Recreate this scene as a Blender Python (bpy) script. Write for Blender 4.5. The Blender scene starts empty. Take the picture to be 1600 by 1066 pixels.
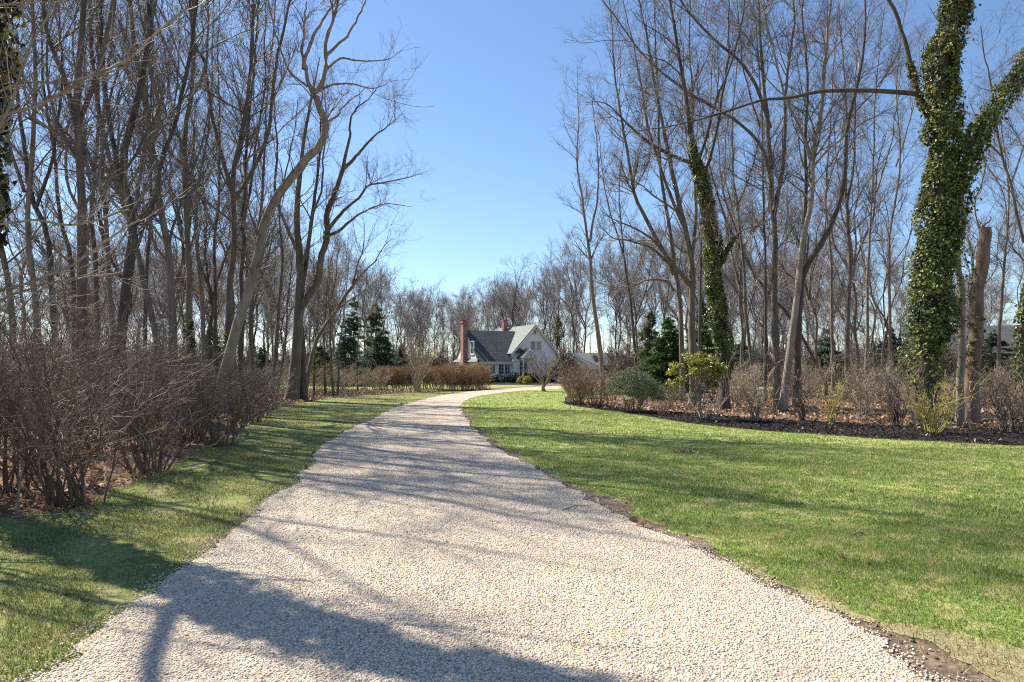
import bpy, bmesh, math, random
import numpy as np
from mathutils import Vector, Matrix
from mathutils.geometry import tessellate_polygon

# ---------------------------------------------------------------- camera, light, exposure
S = bpy.context.scene
COL = S.collection
CAM_H, HORIZON, F = 1.7, 572.0, 1067.0          # eye height (m), horizon row and focal length in photo pixels
cam = bpy.data.cameras.new('camera'); camo = bpy.data.objects.new('camera', cam); COL.objects.link(camo)
cam.sensor_width = 36; cam.lens = 24; cam.shift_y = (HORIZON - 533) / 1600
cam.clip_start = .05; cam.clip_end = 6000
camo.location = (0, 0, CAM_H); camo.rotation_euler = (math.radians(90), 0, 0)
S.camera = camo

SUN_AZ, SUN_EL = -52.0, 47.0                     # degrees, left of the view axis / above the horizon
world = bpy.data.worlds.new('World'); S.world = world; world.use_nodes = True
wn = world.node_tree
sky = wn.nodes.new('ShaderNodeTexSky'); sky.sky_type = 'NISHITA'; sky.sun_disc = False
sky.sun_elevation = math.radians(SUN_EL); sky.sun_rotation = math.radians(SUN_AZ)
sky.air_density = 1.0; sky.dust_density = .15; sky.ozone_density = 5.0; sky.altitude = 0
wn.links.new(sky.outputs[0], wn.nodes['Background'].inputs[0])
wn.nodes['Background'].inputs[1].default_value = .095

a, e = math.radians(SUN_AZ), math.radians(SUN_EL)
SUNV = Vector((math.sin(a) * math.cos(e), math.cos(a) * math.cos(e), math.sin(e)))
sl = bpy.data.lights.new('sun', 'SUN'); sl.energy = 5.0; sl.angle = math.radians(.53); sl.color = (1, .93, .81)
so = bpy.data.objects.new('sun', sl); COL.objects.link(so); so.rotation_euler = SUNV.to_track_quat('Z', 'Y').to_euler()
so.location = (-20, 20, 40)

S.view_settings.view_transform = 'Standard'; S.view_settings.look = 'None'
S.view_settings.exposure = .92; S.view_settings.gamma = 1
S.render.engine = 'CYCLES'
S.cycles.use_denoising = False; S.cycles.filter_width = 1.15; S.cycles.adaptive_threshold = .006
S.cycles.max_bounces = 5; S.cycles.diffuse_bounces = 3; S.cycles.glossy_bounces = 2
S.cycles.transmission_bounces = 3; S.cycles.transparent_max_bounces = 6
S.cycles.caustics_reflective = False; S.cycles.caustics_refractive = False

# ---------------------------------------------------------------- helpers
def R_(seed): return np.random.default_rng(seed)
def wpt(px, py, d): return ((px - 800) / F * d, d, CAM_H + (HORIZON - py) / F * d)
def gpt(px, py):
    d = F * CAM_H / (py - HORIZON)
    return ((px - 800) / F * d, d)

def tag(o, label=None, cat=None, group=None, kind=None):
    if label: o['label'] = label
    if cat: o['category'] = cat
    if group: o['group'] = group
    if kind: o['kind'] = kind
    return o

def empty(name, loc, rz=0):
    o = bpy.data.objects.new(name, None); COL.objects.link(o)
    o.location = loc; o.rotation_euler = (0, 0, rz); o.empty_display_size = .3
    return o

def mesh_np(name, V, polys, mat, parent=None, smooth=True, loc=None):
    """V (n,3); polys: list of (m,k) index arrays"""
    me = bpy.data.meshes.new(name)
    V = np.ascontiguousarray(V, dtype=np.float32)
    polys = [np.asarray(p, dtype=np.int32) for p in polys if len(p)]
    me.vertices.add(len(V)); me.vertices.foreach_set('co', V.ravel())
    idx = np.concatenate([p.ravel() for p in polys])
    tot = np.concatenate([np.full(len(p), p.shape[1], np.int32) for p in polys])
    st = np.concatenate([[0], np.cumsum(tot)[:-1]]).astype(np.int32)
    me.loops.add(len(idx)); me.loops.foreach_set('vertex_index', idx)
    me.polygons.add(len(tot)); me.polygons.foreach_set('loop_start', st)
    me.update(calc_edges=True)
    me.polygons.foreach_set('use_smooth', np.full(len(tot), smooth, bool))
    for m in (mat if isinstance(mat, (list, tuple)) else [mat]): me.materials.append(m)
    o = bpy.data.objects.new(name, me); COL.objects.link(o)
    if parent: o.parent = parent
    if loc is not None: o.location = loc
    return o

def copy_tree(o, parent=None):
    c = o.copy(); COL.objects.link(c); c.parent = parent
    for ch in list(o.children): copy_tree(ch, c)
    return c

class MB:
    """collects boxes and prisms, in local axes, into one mesh"""
    def __init__(s): s.v = []; s.f = []
    def box(s, x0, x1, y0, y1, z0, z1):
        b = len(s.v)
        s.v += [(x0, y0, z0), (x1, y0, z0), (x1, y1, z0), (x0, y1, z0), (x0, y0, z1), (x1, y0, z1), (x1, y1, z1), (x0, y1, z1)]
        s.f += [tuple(b + i for i in q) for q in ((3, 2, 1, 0), (4, 5, 6, 7), (0, 1, 5, 4), (1, 2, 6, 5), (2, 3, 7, 6), (3, 0, 4, 7))]
        return s
    def poly(s, pts):
        b = len(s.v); s.v += [tuple(p) for p in pts]; s.f.append(tuple(range(b, b + len(pts)))); return s
    def slab(s, q, t):
        """a quad q thickened by t along its normal (downwards)"""
        q = [Vector(p) for p in q]; n = (q[1] - q[0]).cross(q[2] - q[0]).normalized() * t
        b = len(s.v); k = len(q)
        s.v += [tuple(p) for p in q] + [tuple(p - n) for p in q]
        s.f.append(tuple(range(b, b + k))); s.f.append(tuple(reversed(range(b + k, b + 2 * k))))
        for i in range(k):
            j = (i + 1) % k; s.f.append((b + j, b + i, b + k + i, b + k + j))
        return s
    def build(s, name, mat, parent=None, bevel=0):
        me = bpy.data.meshes.new(name); me.from_pydata(s.v, [], s.f); me.update(); me.materials.append(mat)
        o = bpy.data.objects.new(name, me); COL.objects.link(o)
        if parent: o.parent = parent
        if bevel:
            m = o.modifiers.new('bevel', 'BEVEL'); m.width = bevel; m.segments = 2; m.limit_method = 'ANGLE'
        return o

# ---------------------------------------------------------------- materials
def new_mat(name):
    m = bpy.data.materials.new(name); m.use_nodes = True
    t = m.node_tree; return m, t, t.nodes['Principled BSDF']

def nd(t, typ, **kw):
    n = t.nodes.new(typ)
    for k, v in kw.items():
        if k.startswith('_'): setattr(n, k[1:], v)
        else: n.inputs[k.replace('0', ' ')].default_value = v
    return n

def ramp(t, src, stops):
    r = t.nodes.new('ShaderNodeValToRGB'); el = r.color_ramp.elements
    while len(el) < len(stops): el.new(.5)
    for q, (p, c) in zip(el, stops): q.position = p; q.color = (*c, 1)
    if src is not None: t.links.new(src, r.inputs[0])
    return r

def noise(t, scale, detail=3, rough=.55, coord=None, vec=None):
    n = t.nodes.new('ShaderNodeTexNoise'); n.inputs['Scale'].default_value = scale
    n.inputs['Detail'].default_value = detail; n.inputs['Roughness'].default_value = rough
    if coord is None:
        coord = t.nodes.new('ShaderNodeTexCoord').outputs['Object']
    if vec:
        mp = t.nodes.new('ShaderNodeMapping'); mp.inputs['Scale'].default_value = vec
        t.links.new(coord, mp.inputs[0]); coord = mp.outputs[0]
    t.links.new(coord, n.inputs['Vector']); return n

def mixc(t, fac, c1, c2, mode='MIX'):
    m = t.nodes.new('ShaderNodeMix'); m.data_type = 'RGBA'; m.blend_type = mode
    for inp, v in ((m.inputs[0], fac), (m.inputs[6], c1), (m.inputs[7], c2)):
        if isinstance(v, (int, float)): inp.default_value = v
        elif isinstance(v, tuple): inp.default_value = (*v, 1)
        else: t.links.new(v, inp)
    return m.outputs[2]

def bump(t, b, h, strength=.5, dist=.02):
    n = t.nodes.new('ShaderNodeBump'); n.inputs['Strength'].default_value = strength; n.inputs['Distance'].default_value = dist
    t.links.new(h, n.inputs['Height']); t.links.new(n.outputs[0], b.inputs['Normal'])

def bark_mat(name, dark, mid, light, moss=None):
    m, t, b = new_mat(name)
    n1 = noise(t, 9, 5, .65, vec=(1, 1, .16)); n2 = noise(t, 1.1, 3)
    c = ramp(t, n1.outputs[0], [(.3, dark), (.5, mid), (.72, light)]).outputs[0]
    c = mixc(t, ramp(t, n2.outputs[0], [(.35, (0, 0, 0)), (.7, (.6, .6, .6))]).outputs[0], c, tuple(x * .62 for x in mid))
    oi = t.nodes.new('ShaderNodeObjectInfo')
    c = mixc(t, 1.0, c, ramp(t, oi.outputs['Random'], [(0, (.72, .72, .74)), (1, (1.2, 1.15, 1.1))]).outputs[0], 'MULTIPLY')
    if moss:
        n3 = noise(t, 2.3, 4)
        c = mixc(t, ramp(t, n3.outputs[0], [(.52, (0, 0, 0)), (.68, (.7, .7, .7))]).outputs[0], c, moss)
    t.links.new(c, b.inputs['Base Color']); b.inputs['Roughness'].default_value = .85
    bump(t, b, n1.outputs[0], .9, .05); return m

def island_mat(name, stops, rough=.7, trans=0, spec=.5, patch=None):
    """every loose piece (leaf, twig, blade, pebble) picks its own colour from stops"""
    m, t, b = new_mat(name)
    g = t.nodes.new('ShaderNodeNewGeometry')
    f = g.outputs['Random Per Island']
    c = ramp(t, f, stops).outputs[0]
    if patch:
        n = noise(t, patch[0], 4, .6, coord=g.outputs['Position'])
        c = mixc(t, ramp(t, n.outputs[0], [(patch[1], (0, 0, 0)), (patch[2], (patch[4],) * 3)]).outputs[0], c, patch[3])
    t.links.new(c, b.inputs['Base Color']); b.inputs['Roughness'].default_value = rough
    b.inputs['Specular IOR Level'].default_value = spec
    if trans:
        tr = t.nodes.new('ShaderNodeBsdfTranslucent'); mx = t.nodes.new('ShaderNodeMixShader'); mx.inputs[0].default_value = trans
        t.links.new(c, tr.inputs[0]); t.links.new(b.outputs[0], mx.inputs[1]); t.links.new(tr.outputs[0], mx.inputs[2])
        t.links.new(mx.outputs[0], t.nodes['Material Output'].inputs[0])
    return m

def plain(name, col, rough=.6, n=None, amt=.25):
    m, t, b = new_mat(name)
    if n:
        c = ramp(t, noise(t, n, 4).outputs[0], [(.3, tuple(x * (1 - amt) for x in col)), (.7, tuple(min(1, x * (1 + amt)) for x in col))]).outputs[0]
        t.links.new(c, b.inputs['Base Color'])
    else: b.inputs['Base Color'].default_value = (*col, 1)
    b.inputs['Roughness'].default_value = rough; return m

M = {}
M['bark'] = bark_mat('grey_bark', (.075, .058, .045), (.185, .15, .118), (.33, .275, .22), (.17, .16, .10))
M['bark_dark'] = bark_mat('dark_bark', (.05, .038, .030), (.115, .09, .072), (.21, .17, .138))
M['bark_pale'] = bark_mat('pale_bark', (.16, .125, .10), (.34, .28, .22), (.50, .43, .35), (.2, .19, .12))
M['bark_red'] = bark_mat('peeling_bark', (.10, .055, .038), (.20, .125, .09), (.33, .25, .2))
tw = lambda n, lo, hi: island_mat(n, [(0, lo), (.75, tuple((x * 2 + y) / 3 for x, y in zip(lo, hi))), (1, hi)], .6, spec=.4)
M['twig'] = tw('bare_twigs', (.11, .088, .072), (.36, .31, .265))
M['twig_dark'] = tw('dark_twigs', (.08, .063, .053), (.26, .215, .18))
M['twig_pale'] = tw('pale_twigs', (.19, .15, .12), (.42, .36, .29))
M['twig_brown'] = tw('brown_shrub_twigs', (.115, .075, .052), (.46, .355, .27))  # lightest twigs of the range are painted sun glints
M['twig_red'] = tw('russet_shrub_twigs', (.19, .105, .068), (.38, .26, .18))
M['twig_tan'] = tw('tan_shrub_twigs', (.29, .215, .14), (.56, .45, .31))
M['twig_far'] = tw('hazed_distant_twigs', (.20, .175, .165), (.44, .395, .37))  # paler, greyer than near twigs: distance haze put into the colour
M['twig_yellow'] = tw('yellow_green_twigs', (.27, .23, .06), (.50, .43, .12))
M['twig_hedge'] = tw('hedge_twigs', (.26, .155, .08), (.50, .345, .195))
M['twig_myrtle'] = tw('smooth_pale_stems', (.30, .225, .16), (.58, .48, .37))
M['ivy'] = island_mat('ivy_leaves', [(0, (.025, .045, .014)), (.3, (.075, .11, .026)), (.7, (.19, .215, .05)), (.9, (.30, .29, .07)), (1, (.42, .34, .10))], .48, .25)
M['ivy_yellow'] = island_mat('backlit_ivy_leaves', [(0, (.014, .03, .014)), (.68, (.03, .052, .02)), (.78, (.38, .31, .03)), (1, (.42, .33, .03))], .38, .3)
M['needle_dark'] = island_mat('dark_conifer_needles', [(0, (.035, .07, .045)), (.6, (.075, .125, .075)), (1, (.14, .19, .105))], .6, .25)
M['needle_olive'] = island_mat('olive_conifer_needles', [(0, (.07, .08, .035)), (.6, (.125, .14, .055)), (1, (.22, .21, .10))], .6, .2)
M['needle_bright'] = island_mat('bright_pine_needles', [(0, (.03, .065, .02)), (.5, (.075, .14, .035)), (1, (.16, .24, .06))], .55, .2)
M['rhodo'] = island_mat('rhododendron_leaves', [(0, (.09, .13, .02)), (.4, (.24, .26, .035)), (.85, (.42, .40, .06)), (1, (.34, .20, .05))], .4, .25)
M['dome'] = island_mat('grey_green_leaves', [(0, (.07, .10, .045)), (.5, (.185, .22, .11)), (.85, (.31, .33, .18)), (1, (.33, .26, .13))], .55, .15)
M['box'] = island_mat('dark_evergreen_leaves', [(0, (.012, .022, .014)), (.7, (.028, .045, .028)), (1, (.06, .075, .05))], .5, .1)
M['gold'] = island_mat('golden_evergreen_leaves', [(0, (.22, .17, .03)), (.6, (.42, .32, .06)), (1, (.52, .42, .12))], .6, .2)
M['rust'] = island_mat('rusty_dark_leaves', [(0, (.025, .022, .014)), (.6, (.06, .04, .025)), (1, (.17, .09, .045))], .6, .1)
M['leaf_dead'] = island_mat('dead_leaves', [(0, (.14, .08, .048)), (.35, (.30, .19, .115)), (.75, (.46, .32, .21)), (1, (.58, .46, .34))], .7, .15)
M['mulch_chip'] = island_mat('mulch_chips', [(0, (.012, .010, .010)), (.8, (.035, .028, .026)), (1, (.11, .085, .07))], .85)
M['soil_crumb'] = island_mat('soil_crumbs', [(0, (.06, .042, .03)), (.8, (.15, .11, .08)), (1, (.28, .22, .17))], .95)
M['grass'] = island_mat('grass_blades', [(0, (.075, .14, .02)), (.42, (.15, .25, .035)), (.66, (.25, .34, .07)), (.74, (.42, .39, .17)), (1, (.62, .53, .30))], .55, .35, patch=(3.2, .50, .62, (.48, .43, .19), .6))
M['grass_thin'] = island_mat('thin_grass_blades', [(0, (.07, .115, .02)), (.34, (.12, .20, .032)), (.58, (.22, .28, .065)), (.66, (.40, .34, .16)), (.85, (.54, .45, .25)), (1, (.34, .25, .16))], .6, .3)
M['grass_tan'] = island_mat('dry_grass_blades', [(0, (.10, .12, .03)), (.3, (.34, .29, .13)), (1, (.45, .37, .22))], .7, .2)
M['pebble'] = island_mat('driveway_pebbles', [(0, (.15, .135, .125)), (.12, (.36, .31, .26)), (.3, (.64, .51, .37)), (.55, (.78, .65, .495)), (.82, (.82, .715, .57)), (.93, (.70, .46, .23)), (1, (.78, .58, .33))], .6, patch=(.8, .44, .66, (.52, .42, .33), .55))

def gravel_mat():
    m, t, b = new_mat('driveway_gravel')
    g = t.nodes.new('ShaderNodeNewGeometry')
    v = t.nodes.new('ShaderNodeTexVoronoi'); v.inputs['Scale'].default_value = 62; t.links.new(g.outputs['Position'], v.inputs['Vector'])
    sp = t.nodes.new('ShaderNodeSeparateColor'); t.links.new(v.outputs['Color'], sp.inputs[0])
    c = ramp(t, sp.outputs[0], [(0, (.24, .21, .19)), (.12, (.44, .38, .31)), (.35, (.66, .55, .42)), (.6, (.77, .67, .53)), (.85, (.80, .73, .61)), (.95, (.68, .46, .25)), (1, (.74, .55, .33))]).outputs[0]
    d = ramp(t, v.outputs['Distance'], [(.25, (1, 1, 1)), (.75, (.5, .45, .38))]).outputs[0]
    c = mixc(t, 1.0, c, d, 'MULTIPLY')
    n = noise(t, .9, 5, .6, coord=g.outputs['Position'])
    c = mixc(t, ramp(t, n.outputs[0], [(.44, (0, 0, 0)), (.66, (.55, .55, .55))]).outputs[0], c, (.48, .38, .30))
    t.links.new(c, b.inputs['Base Color']); b.inputs['Roughness'].default_value = .8
    inv = t.nodes.new('ShaderNodeMath'); inv.operation = 'SUBTRACT'; inv.inputs[0].default_value = 1; t.links.new(v.outputs['Distance'], inv.inputs[1])
    bump(t, b, inv.outputs[0], .8, .012); return m
M['gravel'] = gravel_mat()

def ground_mat(name, stops, fine, big=None, rough=.95, bmp=.6, dist=.02):
    m, t, b = new_mat(name)
    g = t.nodes.new('ShaderNodeNewGeometry')
    n = noise(t, fine, 6, .7, coord=g.outputs['Position'])
    c = ramp(t, n.outputs[0], stops).outputs[0]
    for (sc, lo, hi, col, amt) in (big or []):
        q = noise(t, sc, 4, .6, coord=g.outputs['Position'])
        c = mixc(t, ramp(t, q.outputs[0], [(lo, (0, 0, 0)), (hi, (amt,) * 3)]).outputs[0], c, col)
    t.links.new(c, b.inputs['Base Color']); b.inputs['Roughness'].default_value = rough
    b.inputs['Specular IOR Level'].default_value = .2
    bump(t, b, n.outputs[0], bmp, dist); return m
M['forest'] = ground_mat('leaf_litter_floor', [(.3, (.09, .05, .03)), (.48, (.22, .135, .08)), (.62, (.34, .22, .14)), (.75, (.45, .33, .23))], 14, [(.3, .5, .7, (.16, .12, .085), .6)])
M['far_slope'] = ground_mat('far_wood_floor', [(.3, (.05, .042, .035)), (.5, (.11, .092, .078)), (.7, (.19, .16, .135))], .6, [(.05, .5, .7, (.07, .08, .05), .6)])
M['lawn'] = ground_mat('lawn_turf', [(.3, (.085, .14, .02)), (.48, (.17, .255, .04)), (.60, (.27, .345, .075)), (.74, (.46, .42, .19))], 38, [(3.2, .48, .60, (.48, .42, .19), .75), (.6, .52, .72, (.15, .22, .035), .6), (.16, .5, .7, (.32, .35, .09), .4)], bmp=.5, dist=.03)
M['lawn_thin'] = ground_mat('thin_turf', [(.3, (.09, .105, .025)), (.48, (.18, .225, .05)), (.62, (.32, .31, .12)), (.74, (.48, .41, .22))], 38, [(2.2, .48, .62, (.34, .26, .15), .6), (.7, .52, .72, (.13, .19, .035), .6)], bmp=.5, dist=.03)
M['mulch'] = ground_mat('dark_mulch', [(.3, (.010, .009, .009)), (.55, (.028, .022, .020)), (.75, (.075, .058, .05))], 45, dist=.03)
M['soil'] = ground_mat('bare_soil', [(.3, (.085, .055, .036)), (.5, (.19, .135, .09)), (.72, (.33, .25, .18))], 25, [(3, .5, .65, (.10, .075, .055), .7)], dist=.03)
M['drygrass'] = ground_mat('dry_thatch', [(.3, (.16, .14, .06)), (.5, (.32, .27, .14)), (.72, (.50, .42, .26))], 40)

def siding_mat(name, col):
    m, t, b = new_mat(name)
    w = t.nodes.new('ShaderNodeTexWave'); w.wave_type = 'BANDS'; w.bands_direction = 'Z'; w.wave_profile = 'SAW'
    w.inputs['Scale'].default_value = 1.6; w.inputs['Distortion'].default_value = 0
    tc = t.nodes.new('ShaderNodeTexCoord'); t.links.new(tc.outputs['Object'], w.inputs['Vector'])
    c = ramp(t, w.outputs['Fac'], [(0, tuple(x * .82 for x in col)), (.10, col), (1, col)]).outputs[0]
    t.links.new(c, b.inputs['Base Color']); b.inputs['Roughness'].default_value = .55
    bump(t, b, w.outputs['Fac'], .12, .01); return m
M['siding'] = siding_mat('white_siding', (.88, .86, .85))
M['trim'] = plain('white_trim', (.76, .74, .70), .5)
M['cream'] = plain('cream_trim', (.66, .58, .44), .55, 4, .08)

def brick_tex(name, c1, c2, mortar, scale, bw, rh, ms, map_rot=None, rough=.85):
    m, t, b = new_mat(name)
    tc = t.nodes.new('ShaderNodeTexCoord'); src = tc.outputs['Object']
    x = t.nodes.new('ShaderNodeSeparateXYZ'); t.links.new(src, x.inputs[0])
    ad = t.nodes.new('ShaderNodeMath'); ad.operation = 'ADD'; t.links.new(x.outputs[0], ad.inputs[0]); t.links.new(x.outputs[1], ad.inputs[1])
    cb = t.nodes.new('ShaderNodeCombineXYZ'); t.links.new(ad.outputs[0], cb.inputs[0]); t.links.new(x.outputs[2], cb.inputs[1])
    br = t.nodes.new('ShaderNodeTexBrick'); t.links.new(cb.outputs[0], br.inputs['Vector'])
    br.inputs['Color1'].default_value = (*c1, 1); br.inputs['Color2'].default_value = (*c2, 1); br.inputs['Mortar'].default_value = (*mortar, 1)
    br.inputs['Scale'].default_value = scale; br.inputs['Brick Width'].default_value = bw; br.inputs['Row Height'].default_value = rh; br.inputs['Mortar Size'].default_value = ms
    c = mixc(t, ramp(t, noise(t, 2.5, 4).outputs[0], [(.4, (0, 0, 0)), (.7, (.35, .35, .35))]).outputs[0], br.outputs[0], tuple(x * .6 for x in c1))
    t.links.new(c, b.inputs['Base Color']); b.inputs['Roughness'].default_value = rough
    bump(t, b, br.outputs['Fac'], -.5, .01); return m
M['brick'] = brick_tex('red_brick', (.34, .13, .085), (.25, .09, .06), (.38, .30, .25), 1, .22, .075, .012)
M['shingle'] = brick_tex('shaded_grey_shingles', (.065, .068, .073), (.11, .113, .118), (.04, .04, .043), 1, .5, .17, .014)  # dark tone holds the shade of the house's front slope
M['shingle_green_sunlit'] = brick_tex('green_grey_sunlit_shingles', (.20, .225, .20), (.26, .28, .25), (.13, .15, .13), 1, .45, .16, .012)  # garage's own green grey; on the house it paints the sunlit slopes
def glass_mat():
    m, t, b = new_mat('window_glass')
    b.inputs['Base Color'].default_value = (.03, .035, .04, 1); b.inputs['Roughness'].default_value = .06
    b.inputs['Specular IOR Level'].default_value = .8; return m
M['glass'] = glass_mat()
M['door'] = plain('dark_door', (.035, .02, .018), .4)
M['metal_dark'] = plain('dark_metal', (.05, .05, .055), .45)
M['stone'] = plain('grey_stone', (.3, .28, .26), .85, 6, .3)
M['snag'] = bark_mat('weathered_trunk', (.10, .06, .045), (.22, .145, .105), (.38, .30, .24))

# ---------------------------------------------------------------- ground sheets
def spline(pts, n):
    """Catmull-Rom through pts (k,dim), n points evenly along its length"""
    P = np.asarray(pts, float); P = np.vstack([2 * P[0] - P[1], P, 2 * P[-1] - P[-2]])
    out = []
    for i in range(1, len(P) - 2):
        t = np.linspace(0, 1, 13)[:-1, None]
        p0, p1, p2, p3 = P[i - 1], P[i], P[i + 1], P[i + 2]
        out.append(.5 * (2 * p1 + (p2 - p0) * t + (2 * p0 - 5 * p1 + 4 * p2 - p3) * t * t + (3 * p1 - p0 - 3 * p2 + p3) * t ** 3))
    Q = np.vstack(out + [P[-2:-1]])
    s = np.concatenate([[0], np.cumsum(np.linalg.norm(np.diff(Q[:, :3], axis=0), axis=1))])
    u = np.linspace(0, s[-1], n)
    return np.stack([np.interp(u, s, Q[:, k]) for k in range(Q.shape[1])], 1)

def edge(px, pre=(), post=(), n=880, jit=.05, seed=1):
    w = list(pre) + [gpt(*p) for p in px] + list(post)
    P = spline(w, n); r = R_(seed)
    u = np.concatenate([[0], np.cumsum(np.linalg.norm(np.diff(P, axis=0), axis=1))])
    j = sum(a_ * np.sin(u * 6.283 / wl + r.random() * 6.283 + 1.7 * np.sin(u * 6.283 / (wl * 2.7) + r.random() * 6.283)) for wl, a_ in ((3.1, .7), (1.2, .5), (.55, .35), (.27, .22)))
    j = (j + r.normal(0, .12, n)) * jit
    T = np.gradient(P, axis=0); T /= np.linalg.norm(T, axis=1)[:, None]
    return P + np.stack([-T[:, 1], T[:, 0]], 1) * (j[:, None])

def inside(P, poly):
    if len(poly) > 700: poly = poly[::4]
    x, y = P[:, 0], P[:, 1]; res = np.zeros(len(P), bool); n = len(poly)
    for i in range(n):
        x1, y1 = poly[i]; x2, y2 = poly[(i + 1) % n]
        c = (y1 > y) != (y2 > y)
        if not c.any(): continue
        xi = x1 + (y - y1) * (x2 - x1) / ((y2 - y1) if y2 != y1 else 1e-9)
        res ^= c & (x < xi)
    return res

def sheet(name, poly, z, mat, kind='structure'):
    P = [Vector((p[0], p[1], 0)) for p in poly]
    tri = tessellate_polygon([P])
    o = mesh_np(name, np.array([(p.x, p.y, z) for p in P]), [np.array([t if (P[t[1]] - P[t[0]]).cross(P[t[2]] - P[t[0]]).z > 0 else t[::-1] for t in tri])], mat, smooth=False)
    return tag(o, kind=kind)

def strip(name, A, B, z, mat, n=900):
    def rs(P):
        u = np.concatenate([[0], np.cumsum(np.linalg.norm(np.diff(P, axis=0), axis=1))]); u /= u[-1]
        return np.stack([np.interp(np.linspace(0, 1, n), u, P[:, k_]) for k_ in (0, 1)], 1)
    V = np.vstack([rs(A), rs(B)]); i = np.arange(n - 1)[:, None]
    return tag(mesh_np(name, np.column_stack([V, np.full(2 * n, z)]), [i + [0, n, n + 1, 1]], mat, smooth=False), kind='structure')

drive_l = edge([(75, 1066), (130, 1012), (200, 962), (290, 888), (375, 820), (440, 770), (480, 735), (503, 700), (540, 675), (580, 656), (620, 637), (660, 625), (715, 614.5), (775, 609.0), (840, 604.6), (900, 603)],
               pre=[(-4.6, -4), (-3.2, .8)], post=[(9, 58), (22, 60)], jit=.07, seed=2)
drive_r = edge([(1470, 1066), (1380, 1004), (1270, 950), (1180, 908), (1110, 874), (1040, 842), (950, 798), (895, 768), (848, 740), (800, 714), (768, 694), (742, 672), (726, 652), (720, 638), (727, 627), (752, 619), (800, 612.6), (850, 609.5), (900, 607.8)],
               pre=[(6.5, -4), (3.6, .8)], post=[(9, 50), (22, 52)], jit=.06, seed=3)
soil_r = edge([(1560, 1066), (1440, 1012), (1310, 952), (1205, 900), (1116, 863), (1040, 824), (953, 783), (895, 756), (849, 733), (802, 709), (772, 690), (746, 669), (731, 651), (726, 638)],
              pre=[(7.4, -4), (4.2, .8)], jit=.10, seed=4)
thatch_r = edge([(1760, 1066), (1600, 1012), (1430, 985), (1300, 945), (1190, 888)], pre=[(9, -4), (5.4, 1.2)], jit=.12, seed=14, n=320)
lawn_edge_l = edge([(-420, 850), (-150, 822), (0, 812), (70, 800), (130, 792), (185, 768), (250, 742), (300, 712), (345, 690), (400, 660), (440, 637), (500, 626), (560, 619.5), (640, 614.5), (700, 611), (745, 608)],
                   pre=[(-14, 1)], jit=.10, seed=5)
mulch_f = edge([(884, 632), (905, 636), (940, 641), (985, 647), (1040, 656), (1095, 664), (1150, 670), (1225, 676), (1300, 681), (1400, 688), (1500, 693), (1620, 699), (1900, 712)], jit=.05, seed=6)
mulch_b = edge([(884, 620), (920, 632), (960, 637), (1010, 641), (1060, 645), (1130, 650), (1200, 655), (1300, 660), (1400, 666), (1500, 670), (1620, 676), (1900, 688)], jit=.12, seed=7)

G = 2500
base = mesh_np('ground', np.array([(-G, -G, 0), (G, -G, 0), (G, G, 0), (-G, G, 0)], float), [np.array([[0, 1, 2, 3]])], M['forest'], smooth=False)
tag(base, kind='structure')
far_r = [gpt(890, 609.5), gpt(884, 620)]
lawn_r_poly = np.vstack([soil_r[::1], drive_r[np.argmin(np.hypot(*(drive_r - soil_r[-1]).T)) + 1:-1][:, :], [(22, 47), (13, 44), (6, 42)], mulch_f[:1], mulch_f, [(30, 8), (30, -4)]])
# keep only the part of the drive edge up to the shrubs
lawn_l_poly = np.vstack([lawn_edge_l, [gpt(745, 608)], drive_l[:np.argmin(np.abs(drive_l[:, 1] - gpt(745, 611.5)[1]))][::-1], [(-14, -4)]])
sheet('lawn_left', lawn_l_poly, .008, M['lawn_thin'])
sheet('lawn_right', lawn_r_poly, .008, M['lawn'])
k = np.argmin(np.hypot(*(drive_r - soil_r[-1]).T)) + 1
strip('soil_verge', drive_r[:k] + [-.15, 0], soil_r, .012, M['soil'])
sheet('dry_grass_verge', np.vstack([thatch_r, soil_r[np.argmin(np.hypot(*(soil_r - thatch_r[-1]).T))::-1]]), .016, M['drygrass'])
drive_poly = np.vstack([drive_l, drive_r[::-1]])
sheet('driveway', drive_poly, .020, M['gravel'])
sheet('mulch_bed', np.vstack([mulch_f, mulch_b[::-1]]), .014, M['mulch'])
# the land rises gently far behind the woods
a_ = np.linspace(-1.35, 1.35, 181); rr_ = np.array([185., 230, 300, 420, 700])
hz = np.array([0, 3.0, 5.2, 7, 7])
A_, R2_ = np.meshgrid(a_, rr_, indexing='ij')
Z_ = hz[None, :] * (1 + .18 * np.sin(A_ * 9 + 1) + .1 * np.sin(A_ * 23)) - .05
i_ = (np.arange(180)[:, None] * 5 + np.arange(4)[None, :]).reshape(-1, 1)
tag(mesh_np('hill', np.stack([np.sin(A_) * R2_, np.cos(A_) * R2_, Z_], -1).reshape(-1, 3), [i_ + [0, 1, 6, 5]], M['far_slope']), kind='structure')
# lawns round the house, beyond the hedge and the bend
sheet('lawn_far', [(-40, 50.0), (-10, 45.5), (-6.5, 46.2), (-3.4, 49.5), (0, 54.5), (2.6, 57.8), (2.2, 60.5), (-2, 61), (-7, 62), (-14, 80), (-50, 80)], .0085, M['lawn'])
sheet('house_bed', [(-7, 62.2), (-2, 61.2), (2.4, 60.8), (4.5, 61), (9, 66), (8, 80), (-8, 72)], .012, M['mulch'])
sheet('forecourt', [(1.5, 57.6), (9, 58.2), (24, 61), (26, 72), (9, 72), (3.2, 66), (2.6, 60.9)], .018, M['soil'])
sheet('hedge_bed', [(-20, 46.2), (-10, 43.2), (-5.2, 43.6), (-1.6, 47.2), (-2.0, 49), (-6, 46.9), (-10, 46.6), (-20, 48.5)], .011, M['mulch'])

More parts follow.
